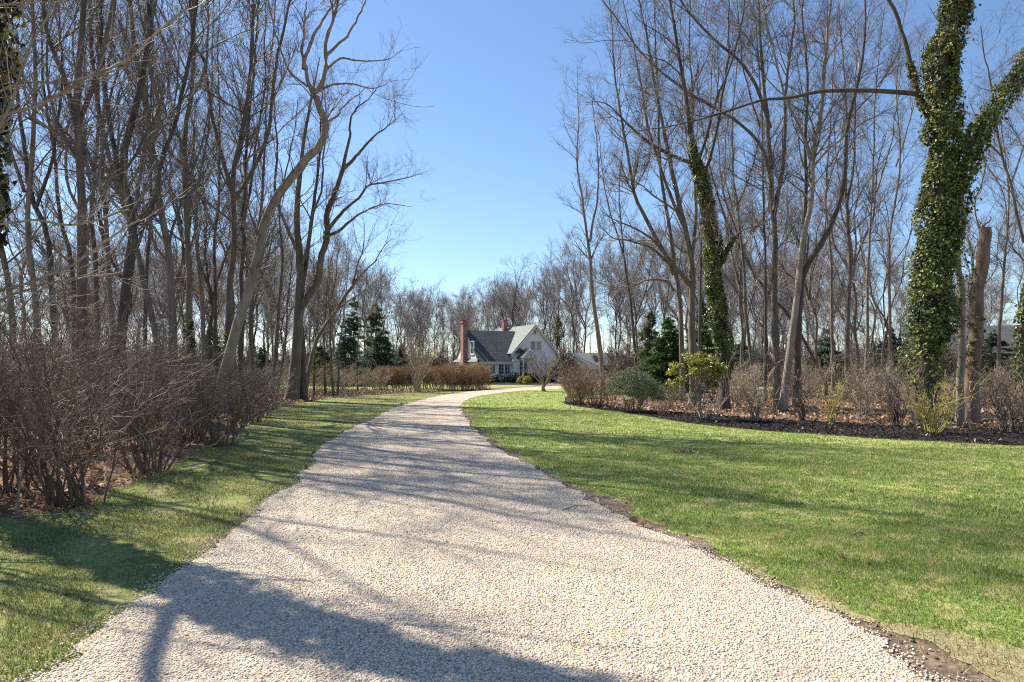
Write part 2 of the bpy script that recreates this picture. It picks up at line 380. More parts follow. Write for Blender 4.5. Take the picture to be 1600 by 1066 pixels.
def scatter_pts(n, d0, d1, rng, margin=1.08, power=1.0):
    """ground points in the widened view, between two distances"""
    d = np.sqrt(rng.random(n) * (d1 ** 2 - d0 ** 2) + d0 ** 2)
    x = (rng.random(n) * 2 - 1) * d * .75 * margin
    return np.stack([x, d], 1)

def blades(name, P, h, w, mat, rng, z=.008, lean=.5):
    n = len(P); a = rng.random(n) * 2 * np.pi
    hh = h * (.55 + .8 * rng.random(n)); ww = w * (.7 + .6 * rng.random(n)); l = rng.random(n) * lean * hh
    b = rng.random(n) * 2 * np.pi
    base = np.column_stack([P, np.full(n, z)])
    ex = np.column_stack([np.cos(a), np.sin(a), np.zeros(n)]) * ww[:, None] / 2
    tip = base + np.column_stack([np.cos(b) * l, np.sin(b) * l, hh])
    V = np.stack([base - ex, base + ex, tip], 1).reshape(-1, 3)
    return mesh_np(name, V, [np.arange(n * 3).reshape(-1, 3)], mat, smooth=False)

rng = R_(11)
soil_poly = np.vstack([soil_r, drive_r[:k][::-1]])
thatch_poly = np.vstack([thatch_r, soil_r[np.argmin(np.hypot(*(soil_r - thatch_r[-1]).T))::-1]])
def on_lawn(P, fray=.06):
    Q = P + rng.normal(0, fray, P.shape)
    return (inside(Q, lawn_r_poly) | inside(Q, lawn_l_poly)) & ~inside(Q, drive_poly) & ~inside(P + rng.normal(0, .09, P.shape), soil_poly) & ~(inside(P + rng.normal(0, .12, P.shape), thatch_poly) & (rng.random(len(P)) < .8))
patchy = lambda P, s, ph: np.sin(P[:, 0] * s + ph) * np.sin(P[:, 1] * s * 1.3 + 2 * ph) + .6 * np.sin(P[:, 0] * s * 2.7 + P[:, 1] * s * 1.9 + ph)
parts = []
for n, d0, d1, h, w in ((300000, 2.8, 7.5, .027, .0055), (300000, 7.5, 14, .030, .009), (160000, 14, 26, .034, .016), (60000, 26, 46, .04, .03)):
    P = scatter_pts(n, d0, d1, rng); P = P[on_lawn(P)]
    parts.append((P, h, w))
PP = np.vstack([p[0] for p in parts]); HH = np.concatenate([np.full(len(p[0]), p[1]) for p in parts]); WW = np.concatenate([np.full(len(p[0]), p[2]) for p in parts])
HH = HH * np.clip(1 + .35 * patchy(PP, 1.3, .4), .4, 1.7)
lf = inside(PP + rng.normal(0, .05, PP.shape), lawn_l_poly)
thin = lf & (patchy(PP, 2.3, .9) + rng.normal(0, .4, len(PP)) > -.35)
tag(blades('grass', PP[~lf], HH[~lf], WW[~lf], M['grass'], rng, lean=.9), kind='stuff')
tag(blades('verge_grass', PP[thin], HH[thin] * .9, WW[thin], M['grass_thin'], rng, lean=1.2), kind='stuff')
P = scatter_pts(110000, 2.8, 9, rng); P = P[inside(P + rng.normal(0, .12, P.shape), thatch_poly)]
P2 = scatter_pts(14000, 2.8, 24, rng); P2 = P2[inside(P2 + rng.normal(0, .05, P2.shape), soil_poly) & (patchy(P2, 2.1, 1) > .35)]
P = np.vstack([P, P2])
tag(blades('dry_grass', P, np.full(len(P), .045), np.full(len(P), .006), M['grass_tan'], rng, z=.012, lean=1.6), kind='stuff')

# pebbles: little rounded stones on the near driveway, some spilled on its verges
ICO = None
def ico():
    bm = bmesh.new(); bmesh.ops.create_icosphere(bm, subdivisions=1, radius=1)
    v = np.array([x.co[:] for x in bm.verts]); f = np.array([[q.index for q in p.verts] for p in bm.faces]); bm.free(); return v, f
IV, IF = ico()
def stones(name, P, size, mat, z, rng, flat=.62, parent=None):
    n = len(P)
    s = (size * (.5 + 1.1 * rng.random(n) ** 1.7))[:, None] * np.column_stack([.75 + .5 * rng.random(n), .75 + .5 * rng.random(n), flat * (.7 + .5 * rng.random(n))])
    a = rng.random(n) * 6.283; ca, sa = np.cos(a), np.sin(a)
    L = IV[None] * s[:, None] * (1 + rng.normal(0, .06, (n, len(IV), 1)))
    tx, ty = rng.normal(0, .25, (2, n))
    L[:, :, 2] += L[:, :, 0] * tx[:, None] + L[:, :, 1] * ty[:, None]
    V = np.stack([L[:, :, 0] * ca[:, None] - L[:, :, 1] * sa[:, None], L[:, :, 0] * sa[:, None] + L[:, :, 1] * ca[:, None], L[:, :, 2]], 2)
    V[:, :, :2] += P[:, None, :2]; V[:, :, 2] += z + (s[:, 2] * .35)[:, None]
    F_ = IF[None] + (np.arange(n) * len(IV))[:, None, None]
    return mesh_np(name, V.reshape(-1, 3), [F_.reshape(-1, 3)], mat, parent)
A = scatter_pts(260000, 2.7, 6.6, rng); B = scatter_pts(200000, 6.6, 12.5, rng)
A = A[inside(A + rng.normal(0, .09, A.shape), drive_poly)]; B = B[inside(B + rng.normal(0, .10, B.shape), drive_poly)]
Cc = scatter_pts(5000, 2.7, 12, rng); Cc = Cc[inside(Cc + rng.normal(0, .35, Cc.shape), drive_poly) & ~inside(Cc, drive_poly)]
P = np.vstack([A, B, Cc]); sz = np.concatenate([np.full(len(A), .0068), np.full(len(B), .0078), np.full(len(Cc), .009)])
tag(stones('gravel', P, sz, M['pebble'], .018, rng), kind='stuff')

# mulch chips, soil crumbs and dead leaves
mulch_poly = np.vstack([mulch_f, mulch_b[::-1]])
def flakes(name, P, size, mat, z, rng, curl=.5, parent=None, aspect=.62):
    """dead leaves: pairs of folded triangles-quads lying about"""
    n = len(P); s = size * (.55 + .9 * rng.random(n)); a = rng.random(n) * 6.283
    u = np.column_stack([np.cos(a), np.sin(a), rng.normal(0, curl * .6, n)]); v = np.column_stack([-np.sin(a), np.cos(a), rng.normal(0, curl * .6, n)])
    c = np.column_stack([P[:, 0], P[:, 1], z + s * .25 * rng.random(n) + .004])
    up = np.zeros((n, 3)); up[:, 2] = s * curl * rng.random(n)
    a_ = c - u * s[:, None] / 2; b_ = c + u * s[:, None] / 2
    l_ = c + v * (s * aspect / 2)[:, None] + up; r_ = c - v * (s * aspect / 2)[:, None] + up
    V = np.stack([a_, r_, b_, l_], 1); V[:, :, 2] = np.maximum(V[:, :, 2], z)
    i = np.arange(n)[:, None] * 4
    return mesh_np(name, V.reshape(-1, 3), [np.vstack([i + [0, 1, 2], i + [0, 2, 3]])], mat, parent, smooth=False)
P = scatter_pts(120000, 13, 32, rng, 1.15); P = P[inside(P + rng.normal(0, .1, P.shape), mulch_poly)]
tag(flakes('mulch', P, .055, M['mulch_chip'], .016, rng, .6, aspect=.3), kind='stuff')
P = scatter_pts(30000, 2.8, 26, rng); P = P[inside(P + rng.normal(0, .05, P.shape), soil_poly)]
tag(stones('soil_crumbs', P, np.full(len(P), .011), M['soil_crumb'], .012, rng, .8), kind='stuff')
def in_woods(P):
    return ~(inside(P, lawn_r_poly) | inside(P, lawn_l_poly) | inside(P, drive_poly) | inside(P, mulch_poly) | inside(P, soil_poly))
A = scatter_pts(45000, 6, 20, rng, 1.3); B = scatter_pts(70000, 20, 48, rng, 1.1)
A = A[in_woods(A) & (A[:, 1] > 4)]; B = B[in_woods(B)]
Lw = scatter_pts(1500, 3, 25, rng); Lw = Lw[on_lawn(Lw)]
Mw = scatter_pts(5000, 13, 30, rng, 1.15); Mw = Mw[inside(Mw, mulch_poly)][::3]
clump = np.array(gpt(1075, 709)) + R_(3).normal(0, .09, (22, 2))
P = np.vstack([A, B, Lw, Mw, clump])
sz = np.concatenate([np.full(len(A), .085), np.full(len(B), .13), np.full(len(Lw), .045), np.full(len(Mw), .08), np.full(len(clump), .09)])
tag(flakes('dead_leaves', P, sz, M['leaf_dead'], .012, rng, .7), kind='stuff')

# ---------------------------------------------------------------- branching plants
def nrm(v): return v / np.maximum(np.linalg.norm(v, axis=-1, keepdims=True), 1e-9)

def tubes(P, R, sides):
    """tapered tubes round polylines P (n,k,3) with radii R (n,k): verts, quads"""
    n, k, _ = P.shape
    T = nrm(np.gradient(P, axis=1))
    ref = np.where(np.abs(T[:, :1, 2:3]) > .8, np.array([1., 0, 0]), np.array([0, 0, 1.]))
    ref = np.broadcast_to(ref, T.shape)
    U = nrm(np.cross(T, ref)); W = np.cross(T, U)
    a = np.arange(sides) * 2 * np.pi / sides
    V = P[:, :, None] + R[:, :, None, None] * (U[:, :, None] * np.cos(a)[:, None] + W[:, :, None] * np.sin(a)[:, None])
    i = (np.arange(n)[:, None, None] * k + np.arange(k - 1)[None, :, None]) * sides + np.arange(sides)
    j = (np.arange(n)[:, None, None] * k + np.arange(k - 1)[None, :, None]) * sides + (np.arange(sides) + 1) % sides
    F_ = np.stack([i, j, j + sides, i + sides], -1).reshape(-1, 4)
    return V.reshape(-1, 3), F_

def join(parts):
    V, Q, o = [], [], 0
    for v, f in parts:
        V.append(v); Q.append(f + o); o += len(v)
    return np.vstack(V), np.vstack(Q)

def sprout(P, R, rng, per_m, t0, t1, ang, ln, K, rr, rmin, up=.15, wig=.12, taper=.6, rmax=1, trop=.10, minz=.25, cap=None):
    """children of the polylines P: per_m branches a metre between t0 and t1"""
    n, k, _ = P.shape
    L = np.linalg.norm(np.diff(P, axis=1), axis=2).sum(1)
    cnt = rng.poisson(np.maximum(per_m * L * (t1 - t0), .01))
    src = np.repeat(np.arange(n), cnt); m = len(src)
    if m == 0: return np.zeros((0, K, 3)), np.zeros((0, K))
    t = t0 + (t1 - t0) * rng.random(m)
    x = t * (k - 1); i0 = np.minimum(x.astype(int), k - 2); f = (x - i0)[:, None]
    p = P[src, i0] * (1 - f) + P[src, i0 + 1] * f
    r = R[src, i0] * (1 - f[:, 0]) + R[src, i0 + 1] * f[:, 0]
    T = nrm(P[src, i0 + 1] - P[src, i0])
    q = nrm(np.cross(T, rng.normal(size=(m, 3))))
    an = np.radians(ang[0] + (ang[1] - ang[0]) * rng.random(m))[:, None]
    D = T * np.cos(an) + q * np.sin(an); D[:, 2] += up; D = nrm(D)
    le = (ln[0] + (ln[1] - ln[0]) * rng.random(m) ** 1.3) * (1 - taper * t)
    r0 = np.minimum(np.minimum(r * rr, rmax), le * .011 + rmin)
    r0 = np.maximum(r0, rmin)
    pts = [p]; d = D
    for s in range(K - 1):
        d = d + rng.normal(0, wig, (m, 3)); d[:, 2] += trop; d = nrm(d)
        pts.append(pts[-1] + d * (le / (K - 1))[:, None])
    Q = np.stack(pts, 1); s = np.linspace(0, 1, K)
    RR = r0[:, None] * (1 - .8 * s) + rmin * .4 * s
    ok = Q[:, :, 2].min(1) > minz
    if cap is not None: ok &= cap(Q[:, -1])
    return Q[ok], RR[ok]

def leaders_arrays(leaders, rng, K=26, wob=.024):
    """leaders: list of (points (n,3), r0, r1); resampled to K points each"""
    P, R = [], []
    for pts, r0, r1 in leaders:
        Q = spline(pts, K); s = np.linspace(0, 1, K)
        j = np.cumsum(rng.normal(0, wob, (K, 3)), 0) * np.minimum(s * 3, 1)[:, None]; j[:, 2] = 0
        P.append(Q + j - j[-1] * s[:, None] * .5)
        R.append(r0 + (r1 - r0) * s ** .85)
    P = np.array(P); R = np.array(R)
    z = P[:, :, 2]; base = (z[:, :1] < .3)
    R = R * (1 + base * .38 * np.exp(-np.maximum(z, 0) / .35)) * (1 + rng.normal(0, .025, R.shape))
    return P, R

STY = dict(  # per-metre counts, span along the parent, angles, lengths in metres
    sparse=dict(l1=(.45, .3, 1, (30, 65), (1.5, 4)), l2=(2, .15, 1, (25, 55), (.6, 1.8)), l3=(3.5, .1, 1, (25, 60), (.3, .8)), l4=(4, .1, 1, (25, 60), (.14, .4))),
    tall=dict(l1=(1.0, .25, 1, (28, 66), (2.2, 6.4)), l2=(2.9, .12, 1, (22, 52), (.8, 2.6)), l3=(5.2, .1, 1, (25, 58), (.35, 1.2)), l4=(7, .1, 1, (25, 60), (.14, .55))),
    slim=dict(l1=(1.9, .3, 1, (30, 60), (1.2, 3.6)), l2=(3.2, .15, 1, (25, 55), (.6, 1.8)), l3=(5.2, .1, 1, (25, 60), (.3, .9)), l4=(6, .1, 1, (25, 60), (.14, .4))),
    wide=dict(l1=(1.4, .3, 1, (30, 68), (2.4, 6.2)), l2=(3.0, .12, 1, (25, 58), (.9, 2.7)), l3=(5.4, .1, 1, (25, 60), (.4, 1.2)), l4=(7, .1, 1, (25, 60), (.16, .55))),
    arch=dict(l1=(6.5, .2, 1, (20, 55), (1.2, 3.4)), l2=(5, .1, 1, (20, 55), (.3, 1.0)), l3=(6, .1, 1, (25, 60), (.10, .35))),
    far=dict(l1=(1.25, .2, 1, (28, 62), (2.0, 5.5)), l2=(2.8, .12, 1, (25, 55), (.8, 2.4)), l3=(4.8, .1, 1, (25, 60), (.4, 1.3)), l4=(5, .1, 1, (25, 60), (.2, .6))))

def tree_meshes(leaders, seed, style='tall', bark='bark', twig='twig', parent=None, scale=1.0, tk=1.0, l1t0=None, sides=10):
    rng = R_(seed); sp = STY[style]
    P, R = leaders_arrays(leaders, rng)
    tv, tf = tubes(P, R, sides)
    trunk = mesh_np('trunk', tv, [tf], M[bark], parent)
    c = sp['l1']; t0 = c[1] if l1t0 is None else l1t0
    P1, R1 = sprout(P, R, rng, c[0], t0, c[2], c[3], [x * scale for x in c[4]], 9, .46, .010 * tk, .13, .12, .5, .055, trop=.045, minz=2.0)
    Pl, Rl = [P1], [R1]
    c = sp['l2']; P2, R2 = sprout(np.concatenate([P1]), R1, rng, c[0], c[1], c[2], c[3], [x * scale for x in c[4]], 6, .6, .0055 * tk, .10, .13, .45, .03, trop=.06, minz=1.2)
    # branchlets straight from the upper leaders too
    Pb, Rb = sprout(P, R, rng, c[0] * .6, max(t0, .45), 1, c[3], [x * scale for x in c[4]], 6, .45, .0055 * tk, .15, .13, .3, .03, trop=.06, minz=2)
    P2 = np.concatenate([P2, Pb]); R2 = np.concatenate([R2, Rb])
    c = sp['l3']; P3, R3 = sprout(P2, R2, rng, c[0], c[1], c[2], c[3], c[4], 4, .7, .0036 * tk, .08, .16, .4, .02, trop=.05, minz=1)
    parts = [tubes(P1, R1, 5), tubes(P2, R2, 4), tubes(P3, R3, 3)]
    if 'l4' in sp:
        c = sp['l4']; P4, R4 = sprout(P3, R3, rng, c[0], c[1], c[2], c[3], c[4], 2, .8, .0022 * tk, .06, .1, .3, .01, minz=1)
        parts.append(tubes(P4, R4, 3))
    v, f = join(parts)
    crown = mesh_np('crown', v, [f], M[twig], parent)
    return trunk, crown, P, R

def extend(pts, ztop, rng, lean=.35):
    """carry a traced leader on above the frame up to height ztop"""
    P = [np.array(p, float) for p in pts]
    d = nrm(P[-1] - P[-2])
    while P[-1][2] < ztop - .5:
        d = nrm(d * .8 + np.array([0, 0, .35]) + rng.normal(0, .09, 3))
        P.append(P[-1] + d * min(1.8, max(.6, ztop - P[-1][2])))
    return P

def leaves(name, C, N, size, mat, rng, parent=None, aspect=.8, tilt=.6, fold=.2):
    """flat pointed leaves at C facing about N"""
    n = len(C); s = (size * (.55 + .8 * rng.random(n)))[:, None]
    N = nrm(N + rng.normal(0, tilt, (n, 3)))
    u = nrm(np.cross(N, rng.normal(size=(n, 3)))); v = np.cross(N, u)
    a = C - u * s * .5; b = C + u * s * .5
    l = C + v * s * .5 * aspect + N * s * fold - u * s * .1; r = C - v * s * .5 * aspect + N * s * fold - u * s * .1
    V = np.stack([a, r, b, l], 1).reshape(-1, 3)
    i = np.arange(n)[:, None] * 4
    return mesh_np(name, V, [np.vstack([i + [0, 1, 2], i + [0, 2, 3]])], mat, parent, smooth=False)

def ivy_on(P, R, z0, z1, thick, n, size, mat, seed, parent, fray=.5):
    """leaves hugging one stem polyline P (k,3) between heights z0 and z1"""
    rng = R_(seed)
    z = z0 + (z1 - z0) * rng.random(n)
    x = np.interp(z, P[:, 2], P[:, 0]); y = np.interp(z, P[:, 2], P[:, 1]); r = np.interp(z, P[:, 2], R)
    a = rng.random(n) * 2 * np.pi
    lump = 1 + .65 * np.sin(z * 2.1 + a * 2 + seed) * np.sin(z * .9 + a + 1.3 * seed) + .25 * np.sin(z * 5.3 + 3 * a)
    e = np.clip((z - z0) / .8, .25, 1) * np.clip((z1 - z) / 1.2, .15, 1)
    rr = r + thick * lump * e * (.35 + .65 * rng.random(n) ** .6) + thick * fray * np.maximum(rng.normal(-.4, .6, n), 0)
    ok = (np.sin(z * 1.7 + 2.3 * a + seed) + np.sin(z * 3.9 - 1.9 * a + 2 * seed) + .8 * np.sin(z * 8.3 + 3.1 * a)) > -1.0 + .5 * rng.normal(size=n)
    rr, a, x, y, z = rr[ok], a[ok], x[ok], y[ok], z[ok]; n = len(z); size = size * (.55 + .75 * rng.random(n) ** 1.5)
    C = np.column_stack([x + np.cos(a) * rr, y + np.sin(a) * rr, z])
    N = np.column_stack([np.cos(a), np.sin(a), np.full(n, .45)])
    return leaves('ivy', C, N, size, mat, rng, parent, .85, .5)

def px_tree(name, label, d, leaders, H, seed, style='tall', bark='bark', twig='twig', group=None, base=None, scale=1., tk=1., l1t0=None, depth=None, nobase=False):
    """a tree traced from the photograph: leaders = [(width px at start, width px at end, [(px,py)...], carry on to H?)]"""
    rng = R_(seed + 500)
    x0 = leaders[0][2][0][0] if base is None else base
    bx = (x0 - 800) / F * d; root = empty(name, (bx, d, 0))
    out = []; lean = rng.normal(0, .05, len(leaders))
    for i, (w0, w1, pts, ext) in enumerate(leaders):
        Q = [np.array(wpt(p[0], p[1], d)) for p in pts]
        z00 = Q[0][2]
        dz = lean[i] if i else lean[i] * .4
        if depth and i in depth: dz = depth[i]
        Q = [q + np.array([0, dz * (q[2] - z00), 0]) for q in Q]
        if i == 0 and not nobase: Q = [np.array([bx, d, -.15])] + [q for q in Q if q[2] > .6]
        r0, r1 = w0 * .73 * d / F / 2, w1 * .73 * d / F / 2
        if ext:
            Q = extend(Q, H * (1 if i == 0 else rng.uniform(.82, 1)), rng); r1 = .018
        elif w1 <= 4: r1 = .010
        out.append(([q - np.array([bx, d, 0]) for q in Q], r0, r1))
    tr, cr, P, R = tree_meshes(out, seed, style, bark, twig, root, scale, tk, l1t0)
    tag(root, label, 'tree', group)
    return root, P, R

# ---------------------------------------------------------------- house
def build_house():
    th = math.radians(25)
    H0 = (-3.55, 71.2, 0)
    root = tag(empty('house', H0, th), 'white clapboard house with steep grey roofs and a tall red brick chimney', 'house')
    E1, R1, W1, LW = 2.45, 5.55, 6.6, 3.9          # left wing: eave, ridge, depth, length up to the cross gable
    E2, R2, U0, U1, V0, V1 = 3.3, 6.15, 3.9, 9.05, -.35, 10.0
    w = MB()
    # left wing walls
    w.box(0, LW, 0.0, W1, 0, E1)
    w.f.pop(1)
    w.poly([(0, 0, E1), (0, W1, E1), (0, W1 / 2, R1 - .06)][::-1])
    # cross gable walls
    b = len(w.v); w.box(U0, U1, V0, V1, -.02, E2); w.f.pop(-5)
    um = (U0 + U1) / 2
    w.poly([(U0, V0, E2), (U1, V0, E2), (um, V0, R2 - .06)]); w.poly([(U0, V1, E2), (um, V1, R2 - .06), (U1, V1, E2)])
    w.build('wall', M['siding'], root)
    # roofs (slabs with overhang)
    def roof_wing():
        r = MB(); ov = .30; s = (R1 - E1) / (W1 / 2)
        r.slab([(-.10, -ov, E1 - s * ov + .05), (LW + 1.9, -ov, E1 - s * ov + .05), (LW + 1.9, W1 / 2, R1 + .05), (-.10, W1 / 2, R1 + .05)], .10)
        r.slab([(-.10, W1 / 2 + .002, R1 + .05), (LW + 1.9, W1 / 2 + .002, R1 + .05), (LW + 1.9, W1 + ov, E1 - s * ov + .05), (-.10, W1 + ov, E1 - s * ov + .05)], .10)
        return r.build('roof', M['shingle'], root)
    rf1 = roof_wing()
    r = MB(); ov = .3; s = (R2 - E2) / (um - U0)
    r.slab([(U0 - ov, V1 + .2, E2 - s * ov + .05), (U0 - ov, V0 - .25, E2 - s * ov + .05), (um, V0 - .25, R2 + .05), (um, V1 + .2, R2 + .05)], .11)
    r.slab([(um + .002, V1 + .2, R2 + .05), (um + .002, V0 - .25, R2 + .05), (U1 + ov, V0 - .25, E2 - s * ov + .05), (U1 + ov, V1 + .2, E2 - s * ov + .05)], .11)
    rf2 = r.build('roof', M['shingle_green_sunlit'], root)  # lighter shingles carry the sunlight on this roof
    # trim: fascia under the wing eave, rake boards, corner boards
    t = MB()
    t.box(.0, LW - .02, -.26, -.20, E1 - .58, E1 - .26)
    t.build('eave_trim', M['cream'], root)
    t = MB()
    t.box(-.03, .14, -.03, .10, 0, E1 - .02); t.build('corner_board', M['trim'], root); t = MB(); t.box(U0 - .03, U0 + .13, V0 - .03, V0 + .1, 0, E2 - .2); t.build('corner_board', M['trim'], root); t = MB(); t.box(U1 - .13, U1 + .03, V0 - .03, V0 + .1, 0, E2 - .2)
    t.build('corner_board', M['trim'], root)
    t = MB()
    for (ua, za, ub, zb) in ((U0 - ov, E2 - s * ov, um, R2), (um, R2, U1 + ov, E2 - s * ov)):
        t.slab([(ua, V0 - .27, za - .26), (ub, V0 - .27, zb - .26), (ub, V0 - .27, zb - .06), (ua, V0 - .27, za - .06)], -.02)
    t.build('rake_board', M['trim'], root)
    # soffit box under the wing eave
    MB().box(.0, LW - .02, -.20, 0, E1 - .32, E1 - .28).build('soffit', M['trim'], root)
    # windows
    def window(u, z, wd, ht, v=0.0, side=False, bars=1, rows=2, name='window', mat='trim'):
        f = MB(); fr = .07; tck = .06
        B = (lambda a, b_, c, d_, e_, f_: f.box(c - 0, d_, a, b_, e_, f_)) if side else (lambda a, b_, c, d_, e_, f_: f.box(a, b_, c, d_, e_, f_))
        y0, y1 = v - tck, v + .01
        B(u, u + fr, y0, y1, z, z + ht); B(u + wd - fr, u + wd, y0, y1, z, z + ht)
        B(u + fr, u + wd - fr, y0, y1, z, z + fr); B(u + fr, u + wd - fr, y0, y1, z + ht - fr, z + ht)
        B(u - .04, u + wd + .04, y0 - .05, y1, z - .06, z - .004)
        for i in range(1, bars + 1):
            x = u + wd * i / (bars + 1); B(x - .015, x + .015, y0 + .015, y1 - .02, z + fr, z + ht - fr)
        for i in range(1, rows + 1):
            x = z + ht * i / (rows + 1); B(u + fr, u + wd - fr, y0 + .018, y1 - .022, x - .015, x + .015)
        o = f.build(name, M[mat], root)
        p = MB()
        if side: p.box(v - .022, v - .012, u + fr * .8, u + wd - fr * .8, z + fr * .8, z + ht - fr * .8)
        else: p.box(u + fr * .8, u + wd - fr * .8, v - .022, v - .012, z + fr * .8, z + ht - fr * .8)
        p.build('pane', M['glass'], o); return o
    for u in (.55, 1.28, 2.30, 3.02): window(u, .78, .68, 1.22)
    window(2.05 + U0, 3.35, .62, 1.05, V0); window(2.05 + U0 + .72, 3.35, .62, 1.05, V0)
    window(2.3 + U0 + 1.7, .8, .8, 1.2, V0)
    window(um - .17, 5.1, .36, .5, V0, bars=0, rows=1, name='attic_vent')
    window(1.0, 2.95, .95, 1.4, 0, side=True, bars=0, rows=1)
    # chimney on the left gable
    c = MB(); y0, y1 = 2.95, 3.75
    c.box(-.60, -.002, y0 - .25, y1 + .25, 0, 1.9); c.box(-.52, -.003, y0, y1, 1.9, 6.35)
    c.poly([(-.6, y0 - .25, 1.9), (-.55, y0, 2.35), (-.003, y0, 2.35), (-.002, y0 - .25, 1.9)]); c.poly([(-.6, y1 + .25, 1.9), (-.002, y1 + .25, 1.9), (-.003, y1, 2.35), (-.55, y1, 2.35)])
    c.poly([(-.6, y0 - .25, 1.9), (-.6, y1 + .25, 1.9), (-.55, y1, 2.35), (-.55, y0, 2.35)])
    c.box(-.60, .05, y0 - .05, y1 + .05, 6.35, 6.52); ch = c.build('chimney', M['brick'], root)
    MB().box(-.46, -.10, y0 + .2, y1 - .2, 6.52, 6.66).build('flue', M['metal_dark'], ch)
    c = MB(); c.box(um - .75, um - .25, 6.2, 6.75, 5.2, 6.95); c.box(um - .79, um - .21, 6.16, 6.79, 6.95, 7.07); c.build('chimney', M['brick'], rf2)
    # entry with its little gabled roof
    p0, p1, pv = U0 + .55, U0 + 2.25, V0 - 1.25
    q = MB(); pm = (p0 + p1) / 2
    q.slab([(p0 - .2, V0 + .01, 2.55), (p0 - .2, pv - .1, 2.55), (pm, pv - .1, 3.55), (pm, V0 + .01, 3.55)], .08)
    q.slab([(pm + .002, V0 + .01, 3.55), (pm + .002, pv - .1, 3.55), (p1 + .2, pv - .1, 2.55), (p1 + .2, V0 + .01, 2.55)], .08)
    pr = q.build('porch_roof', M['shingle'], root)
    q = MB(); q.poly([(p0 - .1, pv - .02, 2.5), (p1 + .1, pv - .02, 2.5), (pm, pv - .02, 3.42)])
    for (ua, za, ub, zb) in ((p0 - .22, 2.5, pm, 3.52), (pm, 3.52, p1 + .22, 2.5)):
        q.slab([(ua, pv - .12, za - .2), (ub, pv - .12, zb - .2), (ub, pv - .12, zb), (ua, pv - .12, za)], -.02)
    q.build('porch_gable', M['trim'], root)
    for x in (p0, p1 - .14): MB().box(x, x + .14, pv, pv + .14, .16, 2.48).build('porch_post', M['trim'], root, .01)
    MB().box(p0 - .1, p1 + .1, pv - .1, V0 - .004, 0, .16).build('door_step', M['stone'], root, .02)
    d = MB().box(p0 + .2, p0 + 1.1, V0 - .05, V0 - .004, .17, 2.2).build('door', M['door'], root)
    MB().box(p0 + 1.0, p0 + 1.04, V0 - .10, V0 - .052, 1.1, 1.25).build('handle', M['metal_dark'], d)
    t = MB(); t.box(p0 + .08, p0 + .195, V0 - .06, V0 - .002, .17, 2.32); t.box(p0 + 1.105, p0 + 1.22, V0 - .06, V0 - .002, .17, 2.32); t.box(p0 + .196, p0 + 1.104, V0 - .06, V0 - .002, 2.205, 2.32)
    t.build('door_frame', M['trim'], root)
    # flared little roof corner by the cross gable's eave, and the low skirt roof of the left gable
    q = MB(); q.slab([(-.25, -.3, 2.15), (-.25, W1 + .3, 2.15), (-.002, W1 + .1, 2.5), (-.002, -.1, 2.5)][::-1], .05); q.build('skirt_roof', M['shingle_green_sunlit'], root)
    q = MB(); q.slab([(U0 + .15, V0 - .45, 3.1), (U0 + 1.2, V0 - .45, 3.1), (U0 + .9, V0 - .01, 3.6), (U0 + .15, V0 - .01, 3.6)], .05); q.build('door_hood', M['shingle'], root)
build_house()

def build_garage():
    th = math.radians(18)
    root = tag(empty('garage', (8.2, 90, -.9), th), 'low outbuilding with grey green roof and one skylight behind the russet shrubs', 'garage')
    w = MB(); w.box(0, 7, 0, 6, 0, 2.35); w.f.pop(1)
    w.poly([(0, 0, 2.35), (0, 3, 4.3), (0, 6, 2.35)]); w.poly([(7, 0, 2.35), (7, 6, 2.35), (7, 3, 4.3)])
    w.build('wall', M['siding'], root)
    r = MB()
    r.slab([(-.25, -.35, 2.2), (7.25, -.35, 2.2), (7.25, 3, 4.4), (-.25, 3, 4.4)], .1)
    r.slab([(-.25, 3.002, 4.4), (7.25, 3.002, 4.4), (7.25, 6.35, 2.2), (-.25, 6.35, 2.2)], .1)
    rf = r.build('roof', M['shingle_green_sunlit'], root)
    k = MB(); sl_ = 2.2 / 3.35
    def at(y): return 2.2 + (y + .35) * sl_
    k.slab([(3.5, 1.2, at(1.2) + .12), (4.3, 1.2, at(1.2) + .12), (4.3, 2.2, at(2.2) + .12), (3.5, 2.2, at(2.2) + .12)], .16)
    sk = k.build('skylight', M['metal_dark'], rf)
    k = MB(); k.slab([(3.56, 1.27, at(1.27) + .128), (4.24, 1.27, at(1.27) + .128), (4.24, 2.13, at(2.13) + .128), (3.56, 2.13, at(2.13) + .128)], .02)
    k.build('pane', M['glass'], sk)
    MB().box(-.25, 7.25, -.42, -.352, 2.0, 2.16).build('gutter', M['cream'], root)
    MB().box(2.2, 4.8, -.05, -.003, .05, 2.0).build('garage_door', M['trim'], root)
build_garage()

def build_neighbour():
    root = tag(empty('neighbour_house', (51, 88, -.6), math.radians(-22)), 'pale house glimpsed far behind the ivy covered tree', 'house')
    w = MB(); w.box(0, 15, 0, 8, 0, 4.6); w.f.pop(1)
    w.poly([(0, 0, 4.6), (0, 4, 7.4), (0, 8, 4.6)]); w.poly([(15, 0, 4.6), (15, 8, 4.6), (15, 4, 7.4)])
    w.build('wall', M['siding'], root)
    r = MB(); r.slab([(-.3, -.4, 4.35), (15.3, -.4, 4.35), (15.3, 4, 7.5), (-.3, 4, 7.5)], .12); r.slab([(-.3, 4.002, 7.5), (15.3, 4.002, 7.5), (15.3, 8.4, 4.35), (-.3, 8.4, 4.35)], .12)
    r.build('roof', M['shingle'], root)
    for u in (1.5, 4.5, 7.5, 10.5, 12.8):
        f = MB().box(u, u + 1.1, -.06, .01, 1.6, 3.1).build('window', M['trim'], root)
        MB().box(u + .1, u + 1.0, -.075, -.062, 1.7, 3.0).build('pane', M['glass'], f)
build_neighbour()

